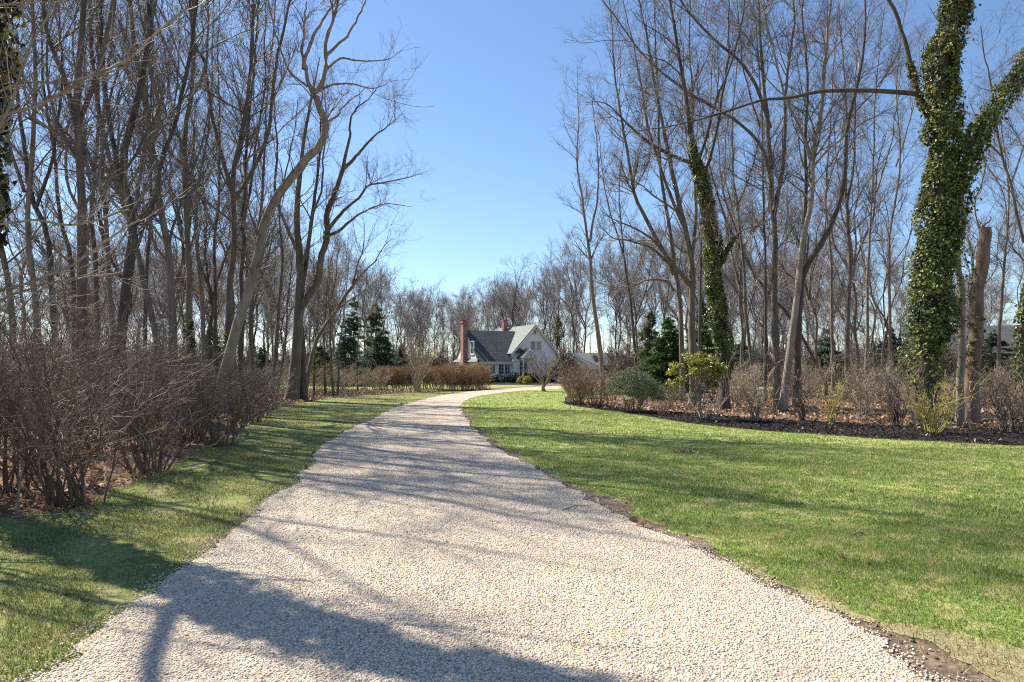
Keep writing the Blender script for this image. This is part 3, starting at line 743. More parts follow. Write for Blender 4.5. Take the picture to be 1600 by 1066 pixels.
# ---------------------------------------------------------------- hero trees, traced from the photograph
LG, RG = 'bare trees of the wood beside the driveway bend', 'bare trees of the wood beyond the mulch bed'
# -- left wood
ivyL, Pl, Rl = px_tree('ivy_clad_tree', 'dark ivy clad trunk with backlit yellow leaves at the very edge of the lawn', 8.3,
    [(66, 40, [(-52, 800), (-50, 500), (-40, 250), (-22, 0)], 1), (26, 15, [(-42, 60), (-140, -100)], 1)], 15.5, 101, 'sparse', 'bark_dark', 'twig', l1t0=.3)
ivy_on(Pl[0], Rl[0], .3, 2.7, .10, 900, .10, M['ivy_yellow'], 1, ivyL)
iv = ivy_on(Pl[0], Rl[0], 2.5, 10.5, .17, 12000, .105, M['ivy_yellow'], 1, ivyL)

px_tree('tree', 'bare tree rising out of sight just past the ivy clad edge tree', 13.5, [(22, 12, [(-110, 700), (-105, 500), (-115, 300), (-90, 100), (-80, -100)], 1), (12, 7, [(-108, 280), (-40, 100), (10, -80)], 1), (11, 6, [(-112, 330), (-190, 150), (-220, -50)], 1)], 16.5, 140, 'sparse', 'bark')
px_tree('tree', 'grey tree outside the view whose boughs hang in above the ivy clad edge tree', 11, [(20, 11, [(-210, 700), (-215, 500), (-200, 300), (-230, 100), (-225, -100)], 1), (10, 6, [(-205, 220), (-130, 40), (-100, -150)], 1)], 14.5, 141, 'sparse', 'bark')
px_tree('arching_tree', 'low arching tree whose pale fine branches reach over the brown shrubs', 7.2,
    [(16, 12, [(-250, 800), (-240, 600), (-215, 480)], 0),
     (9, 2.2, [(-215, 485), (-90, 300), (0, 197), (70, 166), (127, 132), (197, 93), (253, 51), (310, 11)], 0),
     (8, 2.0, [(-222, 520), (-80, 360), (8, 225), (28, 180), (48, 140), (85, 62), (113, 0), (130, -60)], 0),
     (8, 2.0, [(-220, 520), (-100, 480), (0, 450), (79, 432), (127, 404), (200, 359), (230, 345)], 0),
     (7, 2.0, [(-215, 500), (-100, 440), (-20, 380), (20, 354), (60, 344), (120, 352), (200, 325)], 0),
     (6, 1.8, [(-222, 540), (-80, 500), (0, 463), (60, 440), (113, 432), (180, 424)], 0),
     (8, 2.0, [(-215, 490), (-120, 240), (-40, 160), (20, 133), (80, 134), (127, 124), (190, 110)], 0),
     (7, 2.0, [(-218, 480), (-140, 200), (0, 40), (40, 22), (98, 0), (140, -30)], 0)], 6, 102, 'arch', 'bark_pale', 'twig_pale', scale=.42, tk=.4, l1t0=.2)

px_tree('tree', 'dark upright tree nearest the camera in the wood behind brown shrubs', 15.5, [(24, 19, [(128, 520), (129, 400), (130, 300), (122, 180), (130, 80), (135, 0)], 1), (12, 6, [(130, 240), (100, 120), (70, 0)], 1), (11, 6, [(124, 190), (160, 90), (185, -40)], 1)], 17, 103, 'tall', 'bark_dark', group=LG)
px_tree('tree', 'dark tree with bent trunk, forked high up behind brown shrubs', 17.5, [(24, 13, [(188, 540), (191, 508), (203, 398), (211, 356), (203, 322), (192, 295), (194, 240), (211, 180), (220, 135), (234, 70), (239, 0)], 1), (10, 5, [(211, 352), (240, 320), (246, 300), (252, 250), (275, 190)], 1), (12, 6, [(194, 300), (180, 250), (165, 160), (158, 40)], 1)], 18, 104, 'tall', 'bark_dark', group=LG)
px_tree('tree', 'straight brown trunk with a fork just below mid crown', 20, [(20, 12, [(270, 570), (265, 469), (262, 398), (250, 328), (245, 300), (242, 253), (235, 225), (231, 211), (220, 150), (205, 60), (200, 0)], 1), (10, 7, [(236, 225), (250, 190), (248, 150), (242, 112), (248, 0)], 1)], 19, 105, 'tall', 'bark', group=LG)
px_tree('tree', 'slanting ivy footed trunk leaning towards the brown shrubs', 21, [(16, 9, [(248, 560), (231, 475), (220, 427), (214, 398), (196, 340), (170, 250), (150, 160), (140, 60), (138, 0)], 1), (8, 5, [(205, 370), (215, 250), (225, 140), (222, 20)], 1)], 18, 106, 'tall', 'bark', group=LG)
tr, P, R = px_tree('tree', 'swooping curved trunk with yellow ivy on its foot', 22, [(16, 9, [(296, 582), (296, 440), (291, 356), (287, 300), (287, 197), (292, 165), (298, 140), (297, 90), (296, 56), (298, 0)], 1), (8, 7, [(293, 155), (312, 130), (319, 112), (321, 98), (312, 82), (304, 70), (299, 30), (300, -40)], 1)], 20, 107, 'tall', 'bark', group=LG)
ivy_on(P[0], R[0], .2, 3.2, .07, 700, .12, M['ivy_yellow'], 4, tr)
tr, P, R = px_tree('tree', 'upright grey trunk with broad fork and dark ivy at the foot', 24, [(17, 9, [(355, 553), (358, 440), (363, 384), (360, 300), (362, 253), (375, 200), (385, 130), (390, 50), (391, 0)], 1), (9, 6, [(362, 300), (345, 240), (330, 180), (318, 90), (318, 0)], 1), (9, 6, [(361, 320), (395, 270), (420, 210), (432, 130)], 1)], 20, 108, 'wide', 'bark', group=LG)
ivy_on(P[0], R[0], .2, 2.8, .09, 800, .12, M['ivy'], 5, tr)
px_tree('tree', 'slender dark trunk with a knobby kink, beside the upright grey trunk', 25, [(12, 7, [(376, 560), (377, 470), (374, 420), (380, 385), (374, 330), (380, 300), (385, 200), (392, 100), (400, 0)], 1), (6, 4, [(376, 360), (400, 260), (415, 170)], 1)], 18, 109, 'tall', 'bark_dark', group=LG)
px_tree('tree', 'big pale leaning tree that sweeps over the lawn and forks high', 23.5,
    [(25, 15, [(345, 600), (349, 589), (366, 523), (389, 448), (399, 408), (408, 349), (431, 300), (469, 248), (494, 220), (504, 194), (497, 175), (489, 146)], 0),
     (10, 5, [(491, 152), (480, 127), (473, 107), (466, 79), (469, 56), (477, 0)], 1),
     (9, 4, [(474, 108), (476, 93), (486, 65), (503, 31), (525, 0)], 1),
     (11, 5, [(489, 148), (500, 135), (508, 113), (510, 73), (517, 42), (525, 0)], 1),
     (7, 3, [(510, 86), (531, 68), (548, 56), (565, 25), (575, -5), (590, -50)], 0),
     (6, 2, [(507, 112), (518, 100), (534, 91), (562, 97), (604, 93), (624, 79)], 0),
     (6, 2, [(497, 142), (520, 132), (548, 131), (580, 138), (610, 128)], 0),
     (6, 2, [(503, 198), (530, 180), (560, 150), (580, 135)], 0),
     (5, 2, [(480, 135), (450, 110), (430, 60), (420, 0)], 1)], 17.5, 110, 'wide', 'bark_pale', scale=.62, l1t0=.35)
tr, P, R = px_tree('tree', 'massive double trunk tree at the tip of the wood, wide crown over the drive', 33,
    [(27, 12, [(456, 620), (458, 612), (462, 563), (467, 497), (471, 431), (467, 392), (464, 316), (470, 240), (480, 170)], 1),
     (17, 9, [(466, 500), (472, 477), (494, 438), (497, 408), (507, 366), (510, 333), (523, 300), (536, 260)], 0),
     (9, 3, [(507, 366), (536, 330), (563, 307), (575, 290), (600, 285), (640, 275), (664, 266)], 0),
     (9, 4, [(534, 266), (552, 248), (580, 215), (612, 190), (626, 178)], 0),
     (8, 3, [(536, 262), (545, 220), (552, 180), (585, 150), (600, 130)], 0),
     (8, 3, [(505, 372), (530, 360), (560, 335), (600, 318), (640, 322)], 0),
     (7, 3, [(468, 420), (480, 390), (490, 340), (505, 300), (508, 250)], 1),
     (8, 3, [(468, 400), (446, 350), (430, 300), (432, 230)], 1)], 17, 111, 'wide', 'bark', scale=.62, l1t0=.4)
px_tree('tree', 'second stem close against the massive double trunk', 33.4, [(17, 10, [(474, 618), (473, 560), (470, 480), (478, 420), (486, 350), (492, 300), (500, 230)], 1)], 16, 112, 'tall', 'bark_dark', group=LG, scale=.6)
px_tree('tree', 'small crooked tree leaning over the lawn in front of dark conifers', 35,
    [(10, 6, [(474, 616), (487, 550), (497, 523), (517, 494), (536, 464), (553, 441)], 0),
     (5, 2, [(551, 444), (556, 420), (565, 390), (572, 350)], 0), (5, 2, [(553, 441), (580, 415), (597, 390), (612, 372)], 0),
     (4, 2, [(520, 490), (545, 470), (570, 455), (605, 425)], 0), (3, 2, [(497, 523), (492, 480), (500, 450), (510, 420)], 0), (4, 2, [(516, 494), (512, 460), (515, 420), (530, 370)], 0)], 9, 113, 'slim', 'bark', scale=1.0)
for q, (pts, d, w, sd, lb) in enumerate((
    ([(395, 576), (390, 500), (395, 458), (400, 380), (410, 290), (412, 200), (418, 110)], 30, 10, 120, 'plain straight tree standing between the pale leaning tree and the double trunk'),
    ([(426, 602), (430, 560), (435, 513), (440, 450), (444, 395), (440, 330), (455, 250)], 34, 9, 121, 'thin dark tree with slight bend just before the double trunk'),
    ([(432, 612), (440, 570), (447, 520), (452, 470), (458, 430)], 34.5, 5, 122, 'sapling leaning against the massive double trunk'),
    ([(491, 610), (491, 550), (495, 480), (490, 420)], 38, 4, 123, 'dark sapling just past the double trunk beside the lawn'),
    ([(508, 612), (508, 560), (511, 480), (516, 400)], 37, 5, 124, 'straight sapling among tan shrubs in front of the conifers'),
    ([(521, 610), (520, 560), (522, 490), (530, 420)], 37, 6, 125, 'thicker sapling of the pair in front of the conifers'),
    ([(527, 605), (530, 560), (536, 500), (541, 440)], 38, 5, 126, 'leaning sapling of the pair in front of the conifers'),
    ([(559, 575), (560, 540), (565, 495), (570, 450)], 45, 3.5, 127, 'thin dark sapling rising from the tan shrubs beside the trimmed hedge'))):
    px_tree('sapling' if w < 8 else 'tree', lb, d, [(w, w * .5, pts, 1)], {30: 19, 34: 15}.get(d, 8), sd, 'slim', 'bark_dark' if w < 8 else 'bark', scale=.8 if w < 8 else 1, group=LG if w >= 8 else 'saplings at the wood edge')
for q, (pts, d, w, sd, lb) in enumerate((
    ([(88, 560), (79, 424), (73, 362), (56, 325), (40, 250), (20, 110)], 21, 16, 130, 'leaning trunk deep in the dark wood beside the ivy clad edge tree'),
    ([(60, 570), (53, 457), (42, 393), (38, 300), (45, 150), (40, 0)], 18, 15, 131, 'dark trunk closest to the ivy clad edge tree'),
    ([(150, 560), (152, 430), (148, 330), (160, 200), (165, 0)], 27, 14, 132, 'straight trunk half hidden by the bent forked tree'),
    ([(178, 560), (175, 480), (170, 380), (168, 330), (166, 200), (185, 60), (190, 0)], 24, 13, 133, 'twin topped trunk beside the bent forked tree'),
    ([(118, 560), (112, 400), (100, 340), (92, 230), (75, 120), (70, 0)], 25, 13, 134, 'trunk bending away behind the nearest dark upright tree'),
    ([(318, 560), (316, 470), (309, 400), (306, 300), (325, 190), (330, 60)], 30, 11, 135, 'slim dark trunk behind the swooping curved tree'),
    ([(334, 570), (338, 470), (336, 380), (345, 300), (350, 150), (355, 0)], 33, 9, 136, 'thin trunk between the swooping tree and the broad forked one'),
    ([(20, 560), (15, 430), (-8, 300), (5, 150), (20, 0)], 23, 16, 137, 'shaded trunk seen through arching pale branches'),
    ([(228, 570), (230, 480), (238, 380), (240, 300), (235, 160), (230, 0)], 29, 10, 138, 'thin straight trunk deep in the wood behind the slanting ivy footed tree'))):
    px_tree('tree', lb, d, [(w, w * .55, pts, 1), (w * .5, w * .3, [pts[3], (pts[3][0] + 30 * (-1) ** q, pts[3][1] - 90), (pts[3][0] + 45 * (-1) ** q, pts[3][1] - 200)], 1)], 17 + q % 4, sd, 'tall', ('bark_dark', 'bark')[q % 2], group=LG)

# -- right wood
px_tree('tree', 'slim pale tree with dead straight fork standing before the outbuilding', 43,
    [(12, 1.2, [(942, 600), (941, 584), (933, 511), (926, 455), (921, 384), (919, 365), (910, 300), (902, 253), (903, 183), (902, 100)], 0),
     (6, 1.2, [(922, 378), (927, 340), (932, 300), (931, 239), (927, 197), (922, 140)], 0)], 20, 201, 'wide', 'bark_pale', scale=.62, l1t0=.36, tk=1.3)
px_tree('tree', 'leaning multi stemmed tree arching far over the lawn, beside the bright pine', 31,
    [(13, 8, [(1066, 600), (1065, 553), (1059, 469), (1051, 421), (1042, 342), (1030, 260), (1025, 150), (1020, 30)], 1),
     (10, 4, [(1053, 430), (1045, 410), (1020, 365), (994, 314), (980, 250), (965, 160), (955, 60), (945, 0)], 1),
     (7, 3, [(1045, 412), (1020, 390), (985, 376), (955, 370), (935, 345)], 0),
     (6, 2, [(1053, 455), (1040, 440), (1010, 438), (990, 447), (960, 450), (935, 440)], 0)], 19, 202, 'wide', 'bark', scale=.75)
px_tree('tree', 'tall grey tree with big limb sweeping out to the sky gap, next to ivy trunk', 30,
    [(19, 10, [(1084, 610), (1082, 553), (1080, 469), (1079, 413), (1070, 356), (1058, 300), (1045, 240), (1030, 160), (1012, 60), (1000, 0)], 1),
     (11, 3, [(1078, 445), (1058, 420), (1030, 385), (1000, 360), (965, 345), (940, 330)], 0),
     (8, 4, [(1080, 420), (1086, 340), (1083, 250), (1080, 150), (1075, 60)], 1),
     (8, 4, [(1072, 362), (1050, 310), (1025, 230), (1005, 150), (990, 60), (975, -10)], 1)], 20, 203, 'wide', 'bark', scale=.75)
tr, P, R = px_tree('ivy_clad_tree', 'tree wrapped in glossy ivy rising behind the yellow topped rhododendron', 26,
    [(22, 13, [(1132, 620), (1130, 560), (1118, 469), (1110, 384), (1098, 300), (1085, 240), (1075, 185), (1062, 120), (1050, 40), (1040, -20)], 1),
     (8, 4, [(1116, 425), (1127, 408), (1138, 382), (1149, 365), (1170, 355), (1200, 352)], 0),
     (9, 3, [(1088, 255), (1068, 250), (1034, 232), (995, 206), (969, 178), (947, 158), (915, 157)], 0),
     (8, 4, [(1095, 285), (1115, 230), (1130, 170), (1145, 90), (1150, 0)], 1),
     (7, 3, [(1088, 262), (1105, 210), (1125, 150), (1140, 120)], 1)], 19, 204, 'wide', 'bark_dark', scale=.7)
ivy_on(P[0], R[0], 1.2, 10.2, .17, 18000, .098, M['ivy'], 7, tr); ivy_on(P[1], R[1], P[1][0][2], P[1][12][2], .13, 700, .11, M['ivy'], 8, tr)
px_tree('tree', 'very tall straight double column trunk, third from the ivy giant', 27, [(17, 11, [(1215, 620), (1214, 598), (1211, 469), (1211, 356), (1206, 300), (1203, 169), (1197, 70), (1194, 0)], 1), (8, 4, [(1204, 200), (1180, 130), (1150, 90), (1110, 60)], 1), (8, 4, [(1206, 290), (1190, 230), (1150, 190), (1105, 165)], 1), (9, 5, [(1209, 330), (1225, 250), (1228, 150), (1240, 40)], 1)], 21, 205, 'wide', 'bark', scale=.8)
px_tree('tree', 'grey tree with flared foot and pale upper stem, branches radiating like ribs', 25,
    [(17, 8, [(1222, 640), (1226, 615), (1237, 525), (1249, 394), (1260, 330), (1264, 290), (1266, 245), (1279, 183), (1282, 127), (1290, 42), (1296, 0)], 1),
     (6, 3, [(1266, 250), (1250, 200), (1225, 150), (1200, 60)], 1), (6, 3, [(1270, 220), (1300, 170), (1340, 120), (1390, 95)], 0), (6, 3, [(1264, 270), (1300, 230), (1350, 190), (1410, 160)], 0)], 19, 206, 'wide', 'bark_pale', scale=.75)
px_tree('tree', 'dark leaning trunk crossing behind the grey tree with flared foot', 26.5, [(19, 9, [(1246, 615), (1245, 544), (1250, 442), (1262, 410), (1275, 394), (1305, 337), (1318, 290), (1325, 200)], 1), (9, 5, [(1250, 440), (1252, 380), (1245, 300), (1240, 180)], 1)], 18, 207, 'tall', 'bark_dark', scale=.85)
px_tree('tree', 'slim straight trunk left of the ivy giant, free of ivy', 34, [(12, 8, [(1322, 610), (1324, 544), (1326, 431), (1324, 337), (1320, 300), (1322, 150), (1315, 0)], 1), (6, 4, [(1323, 320), (1340, 240), (1345, 140), (1355, 20)], 1)], 20, 208, 'tall', 'bark', group=RG)
giant, P, R = px_tree('ivy_clad_tree', 'giant ivy covered trunk with long bare limb at the mulch bed', 19.5,
    [(44, 30, [(1448, 660), (1447, 600), (1455, 450), (1462, 356), (1464, 281), (1464, 169), (1474, 84), (1490, 0)], 1),
     (12, 3, [(1462, 150), (1425, 146), (1358, 143), (1284, 146), (1242, 155), (1200, 158), (1158, 169), (1101, 186), (1050, 197), (1017, 201), (986, 205)], 0),
     (13, 8, [(1460, 200), (1436, 140), (1425, 84), (1418, 37), (1403, 0), (1380, -50)], 1),
     (19, 10, [(1478, 420), (1500, 270), (1512, 222), (1538, 180), (1566, 141), (1600, 93), (1660, 20)], 1),
     (7, 4, [(1535, 250), (1520, 215), (1500, 200), (1480, 190)], 0)], 17, 209, 'wide', 'bark_dark', 'twig', scale=.7, l1t0=.62)
ivy_on(P[0], R[0], 2.0, 15, .28, 56000, .086, M['ivy'], 9, giant)
for q in (2, 3):
    b = ivy_on(P[q], R[q], P[q][0 if q == 3 else 0][2], P[q][-6][2] if q == 3 else P[q][6][2], .25 if q == 3 else .12, 14000 if q == 3 else 700, .092, M['ivy'], 10 + q, giant, .9)
ivy_on(P[0], R[0], 1.0, 5.6, .5, 4200, .095, M['ivy'], 13, giant, .9)
tr, P, R = px_tree('dead_trunk', 'thick snapped off trunk with peeling bark beside the ivy giant', 20.3, [(30, 25, [(1516, 650), (1519, 581), (1526, 488), (1534, 412), (1538, 357)], 0), (6, 3, [(1532, 430), (1548, 400), (1562, 386)], 0), (7, 1, [(1534, 366), (1532, 356), (1531, 344)], 0), (8, 1, [(1541, 366), (1542, 352), (1545, 338)], 0), (6, 1, [(1537, 366), (1538, 356), (1538, 349)], 0)], 5.8, 210, 'slim', 'snag', 'twig', scale=.4, l1t0=.9)
ivy_on(P[0], R[0], 1.2, 3.2, .08, 260, .10, M['ivy'], 15, tr)
px_tree('dead_trunk', 'pale grooved bare trunk squeezed between ivy giant and snapped trunk', 20, [(16, 13, [(1500, 650), (1500, 581), (1500, 488), (1496, 394), (1495, 330), (1500, 260)], 0)], 7, 211, 'slim', 'bark_pale', 'twig', scale=.4, l1t0=.85)
tr, P, R = px_tree('tree', 'ivy footed trunk at the far end of the mulch bed', 24, [(18, 11, [(1598, 620), (1594, 520), (1598, 412), (1604, 300), (1612, 150), (1620, 0)], 1), (7, 4, [(1600, 380), (1570, 260), (1560, 180), (1540, 90)], 1)], 16, 212, 'wide', 'bark', group=RG, scale=.7)
ivy_on(P[0], R[0], .6, 4.6, .14, 1800, .12, M['ivy'], 16, tr)
for q, (pts, d, w, sd, lb) in enumerate((
    ([(1178, 590), (1165, 500), (1158, 420), (1150, 330), (1140, 200), (1150, 60)], 36, 9, 220, 'pale slim trunk just behind the wrapped ivy tree'),
    ([(1290, 600), (1240, 500), (1200, 455), (1165, 400), (1130, 320), (1110, 240)], 38, 8, 221, 'trunk slanting steeply across the wood behind the tall column trunk'),
    ([(1352, 610), (1358, 500), (1362, 400), (1370, 300), (1375, 150), (1390, 0)], 40, 8, 222, 'thin bending trunk in front of the pale far house'),
    ([(1196, 600), (1195, 480), (1190, 350), (1188, 200), (1180, 50)], 33, 8, 223, 'companion trunk hugging the tall column trunk'),
    ([(1560, 590), (1562, 500), (1570, 400), (1575, 300), (1560, 200)], 42, 9, 224, 'trunk showing against blue sky past the snapped trunk'),
    ([(1092, 590), (1093, 500), (1096, 420), (1100, 330), (1110, 200), (1115, 60)], 38, 8, 225, 'dark trunk filling the gap beside the wrapped ivy tree'),
    ([(1392, 600), (1390, 500), (1385, 380), (1400, 260), (1395, 120), (1410, 0)], 45, 8, 226, 'distant upright trunk in the gap before the ivy giant'),
    ([(995, 590), (990, 530), (985, 470), (975, 400), (968, 330)], 52, 8, 227, 'forked trunk standing behind the grey green dome bush'),
    ([(1302, 590), (1300, 500), (1298, 400), (1290, 300), (1300, 150), (1310, 0)], 44, 8, 228, 'narrow trunk deep in the wood behind the flared foot tree'))):
    px_tree('tree', lb, d, [(w, w * .55, pts, 1), (w * .5, w * .3, [pts[3], (pts[3][0] + 28 * (-1) ** q, pts[3][1] - 90), (pts[3][0] + 40 * (-1) ** q, pts[3][1] - 190)], 1)], 17 + q % 4, sd, 'tall', ('bark', 'bark_dark')[q % 2], group=RG, scale=.75 if d > 50 else 1)

# ---------------------------------------------------------------- woods behind: copies of a few grown trees
def rand_leaders(H, r, rng, forks=3, lean=.03, wide=(.06, .30)):
    zf = H * rng.uniform(.28, .5); d = rng.normal(0, lean, 2)
    p = [np.array([0, 0, -.15])]; z = 0
    for s in range(4):
        z += zf / 4; p.append(np.array([d[0] * z + rng.normal(0, .12), d[1] * z + rng.normal(0, .12), z]))
    out = [None]; top = p[-1]; n = forks; a0 = rng.random() * 6.28
    for i in range(n):
        a = a0 + i * 6.28 / n + rng.normal(0, .3); sp = rng.uniform(*wide); hh = (H - zf) * rng.uniform(.8, 1)
        q = [top]
        for s in range(1, 6):
            u = s / 5; rr = sp * hh * u ** .8
            q.append(top + np.array([math.cos(a) * rr + rng.normal(0, .2), math.sin(a) * rr + rng.normal(0, .2), hh * u]))
        if i == 0: out[0] = (p + q[1:], r, .03)
        else: out.append(([top - np.array([0, 0, .3])] + q[1:], r * .55, .025))
    return out

STY['farlite'] = STY['far']; STY['farwide'] = dict(STY['far'], l1=(1.1, .15, 1, (30, 68), (2.0, 5.5)))
protos = []
for i in range(9):
    rng = R_(300 + i)
    root = empty('bare_tree', (0, 0, 0))
    H = 15 + (i % 4)
    tree_meshes(rand_leaders(H, rng.uniform(.09, .16), rng, 2 + i % 3, wide=(.08, .32) if i < 4 else (.14, .5)), 320 + i, 'far' if i < 4 else 'farwide', ('bark', 'bark_dark', 'bark')[i % 3], ('twig', 'twig_dark', 'twig')[i % 3] if i < 4 else 'twig_far', root, tk=1.2 if i < 4 else 2.4, sides=6)
    protos.append([root, H, False])

def use_proto(pr, loc, rz, s):
    o = pr[0] if not pr[2] else copy_tree(pr[0])
    pr[2] = True
    o.location = loc; o.rotation_euler = (0, 0, rz); o.scale = (s, s, s); return o

def top_limit(px):
    """photo row that the far crowns may reach: the gap of open sky over the drive"""
    return float(np.interp(px, [0, 430, 520, 600, 640, 760, 790, 850, 880, 930, 1000, 1100], [60, 150, 330, 425, 448, 448, 410, 415, 380, 330, 200, 60]))
rng = R_(77)
spots = []
for (n, xr, yr, near) in ((13, (-46, -11), (28, 64), 4), (18, (14, 54), (36, 72), 4), (84, (-64, 64), (84, 112), 9), (92, (-110, 110), (112, 165), 9)):
    k_ = 0; tries = 0
    while k_ < n and tries < 4000:
        tries += 1
        x, y = rng.uniform(*xr), rng.uniform(*yr); px = 800 + F * x / y
        if not (-150 < px < 1750): continue
        if near == 4 and (430 < px < 985): continue
        if near == 4 and y < 62 and 985 <= px < 1040: continue
        if any((x - a_) ** 2 + (y - b_) ** 2 < (5 if near == 4 else 6) for a_, b_, *_ in spots): continue
        if y > 80 and 6 < x < 16 and y < 98: continue            # the outbuilding
        if abs(x - 56) < 9 and 84 < y < 100: continue
        spots.append((x, y, px, near)); k_ += 1
labs = {('l'): 'bare trunk in the crowded wood beyond the brown shrubs', 'r': 'bare trunk in the crowded wood beyond the mulch bed', 'h': 'bare tree in the distant wood behind the white house', 'f': 'hazy bare tree at the far back of the woods'}
for x, y, px, near in spots:
    pi = rng.integers(0, 4) if y < 70 else rng.integers(4, 9)
    pr = protos[pi]
    zt = CAM_H + (HORIZON - top_limit(px) * rng.uniform(.98, 1.06)) / F * y
    s = min(rng.uniform(.85, 1.25), zt / pr[1])
    if y > 80: s = min(zt / pr[1], 1.3) * rng.uniform(.78, 1.0)
    o = use_proto(pr, (x, y, 0), rng.uniform(0, 6.28), s)
    c = 'f' if y >= 112 else 'h' if y > 80 else 'l' if x < 0 else 'r'
    tag(o, labs[c], 'tree', {'f': 'far off bare trees', 'h': 'bare trees behind the house', 'l': 'crowded bare trees beyond the brown shrubs', 'r': 'crowded bare trees beyond the mulch bed'}[c])
# the far-off wood that closes the horizon: one lacework mass
rng = R_(91); n = 620
an = np.radians(rng.uniform(-56, 56, n)); dd = rng.uniform(168, 250, n); hh = rng.uniform(7, 13, n) * dd / 185
P0 = np.stack([np.sin(an) * dd, np.cos(an) * dd], 1); s_ = np.linspace(0, 1, 7)
drift = np.cumsum(rng.normal(0, .35, (n, 7, 2)), 1) * s_[None, :, None]
Pf = np.concatenate([P0[:, None] + drift, (hh[:, None] * s_ - .2 + np.interp(dd, rr_, hz)[:, None] * .8)[:, :, None]], 2)
Rf = .16 * (1 - .85 * s_)[None] * rng.uniform(.6, 1.3, (n, 1))
Q1, S1 = sprout(Pf, Rf, rng, 1.0, .1, 1, (25, 65), (2, 6), 5, .5, .03, .2, .12, .5, .09, minz=.5)
Q2, S2 = sprout(Q1, S1, rng, 1.5, .1, 1, (25, 60), (1, 2.6), 3, .7, .02, .1, .12, .4, .05, minz=.5)
v, f = join([tubes(Pf, Rf, 4), tubes(Q1, S1, 3), tubes(Q2, S2, 3)])
tag(mesh_np('far_off_wood', v, [f], M['twig_far']), kind='stuff')
# two taller crowns that stand out above the roof
for px, py, d, lb, pi in ((800, 405, 92, 'broad bare crown rising highest behind the ridge of the house', 1), (846, 408, 95, 'narrow tall bare crown right behind the attic gable', 2), (660, 445, 96, 'rounded bare crown behind the trimmed hedge', 0), (728, 447, 98, 'rounded bare crown behind the tall brick chimney', 3)):
    pr = protos[pi]; H = CAM_H + (HORIZON - py) / F * d
    o = use_proto(pr, ((px - 800) / F * d, d, 0), rng.uniform(0, 6), H / pr[1]); tag(o, lb, 'tree')
tr, P, R = px_tree('ivy_clad_tree', 'far off trunk wrapped in dark ivy just past the roof edge', 84, [(4.5, 3, [(869, 590), (870, 540), (872, 505), (874, 480), (876, 440)], 1)], 12, 260, 'farlite', 'bark_dark')
ivy_on(P[0], R[0], 4.2, 7.8, .5, 900, .22, M['ivy'], 21, tr)

# ---------------------------------------------------------------- conifers
def conifer(name, label, loc, H, r, mat, seed, droop=.15, dens=1.0, group=None, size=.22, bare=.05, gaps=0.):
    rng = R_(seed); root = tag(empty(name, loc), label, 'tree', group)
    P, R = leaders_arrays([([(0, 0, -.1), (rng.normal(0, .1), 0, H * .5), (0, rng.normal(0, .1), H)], .02 * H, .02)], rng)
    v, f = tubes(P, R, 8); mesh_np('trunk', v, [f], M['bark_dark'], root)
    n = int(26 * H * dens); z = H * (bare + (.97 - bare) * rng.random(n)); a = rng.random(n) * 6.283
    if gaps: 
        keep = rng.random(n) > gaps * (np.sin(z * 2.3 + seed) > 0); z, a = z[keep], a[keep]; n = len(z)
    prof = np.clip((1 - z / H), .03, 1) ** .85 * np.clip((z / H) / .12 + .55, 0, 1)
    L = r * prof * (.45 + .75 * rng.random(n)) * (1 + .25 * np.sin(a * 3 + seed + z))
    s = np.linspace(0, 1, 5)
    Pb = np.stack([np.cos(a)[:, None] * L[:, None] * s, np.sin(a)[:, None] * L[:, None] * s, z[:, None] + L[:, None] * (-droop * s + .25 * droop * s ** 3 + rng.normal(0, .1, n)[:, None] * s)], 2)
    Rb = (.006 + .010 * L)[:, None] * (1 - .8 * s)
    v, f = tubes(Pb, Rb, 3)
    nb = mesh_np('branches', v, [f], M['bark_dark'], root)
    # needle sprays along the boughs
    m = int(1500 * H * dens * min(1.4, r / 2)); b = rng.choice(n, m, p=L / L.sum()); u = rng.random(m) ** .55
    x = u * 4; i0 = np.minimum(x.astype(int), 3); fr = (x - i0)[:, None]
    C = Pb[b, i0] * (1 - fr) + Pb[b, i0 + 1] * fr
    lat = np.column_stack([-np.sin(a[b]), np.cos(a[b]), np.zeros(m)]) * (rng.normal(0, .28, m) * L[b] * (1.05 - u * .5))[:, None]
    C = C + lat; C[:, 2] += rng.normal(0, .07, m) - np.abs(lat).sum(1) * droop * .5
    D = nrm(np.column_stack([np.cos(a[b]), np.sin(a[b]), -droop * np.ones(m)]) + lat * 1.2 / np.maximum(L[b], .3)[:, None] + rng.normal(0, .35, (m, 3)))
    w = nrm(np.cross(D, rng.normal(size=(m, 3)) + [0, 0, 1.2]))
    ss = (size * .78 * (.5 + .9 * rng.random(m)))[:, None]
    V = np.stack([C - D * ss * .3 - w * ss * .22, C - D * ss * .3 + w * ss * .22, C + D * ss], 1)
    # each spray is a fan of three slender blades
    parts = [V]
    for k_ in (-.5, .5):
        D2 = nrm(D + w * k_); w2 = nrm(w - D * k_)
        parts.append(np.stack([C - w2 * ss * .12, C + w2 * ss * .12, C + D2 * ss * .9], 1))
    V = np.concatenate(parts).reshape(-1, 3)
    mesh_np('crown', V, [np.arange(len(V)).reshape(-1, 3)], mat, root, smooth=False)
    return root
def at(px, d, z=0): return ((px - 800) / F * d, d, z)
CG = 'dark conifers beyond the trimmed hedge'
conifer('spruce', 'dark blue green spruce past the double trunk tree, nearest of the conifers', at(541, 58), 5.9, 2.2, M['needle_dark'], 401, .3, .8)
conifer('spruce', 'wide low dark spruce behind the hedge beside the pale stemmed shrub tree', at(596, 62), 5.0, 3.0, M['needle_dark'], 402, .25, 1.3)
conifer('spruce', 'small dark spruce against the crown of the pale stemmed shrub tree', at(628, 66), 3.8, 1.6, M['needle_dark'], 403, .3)
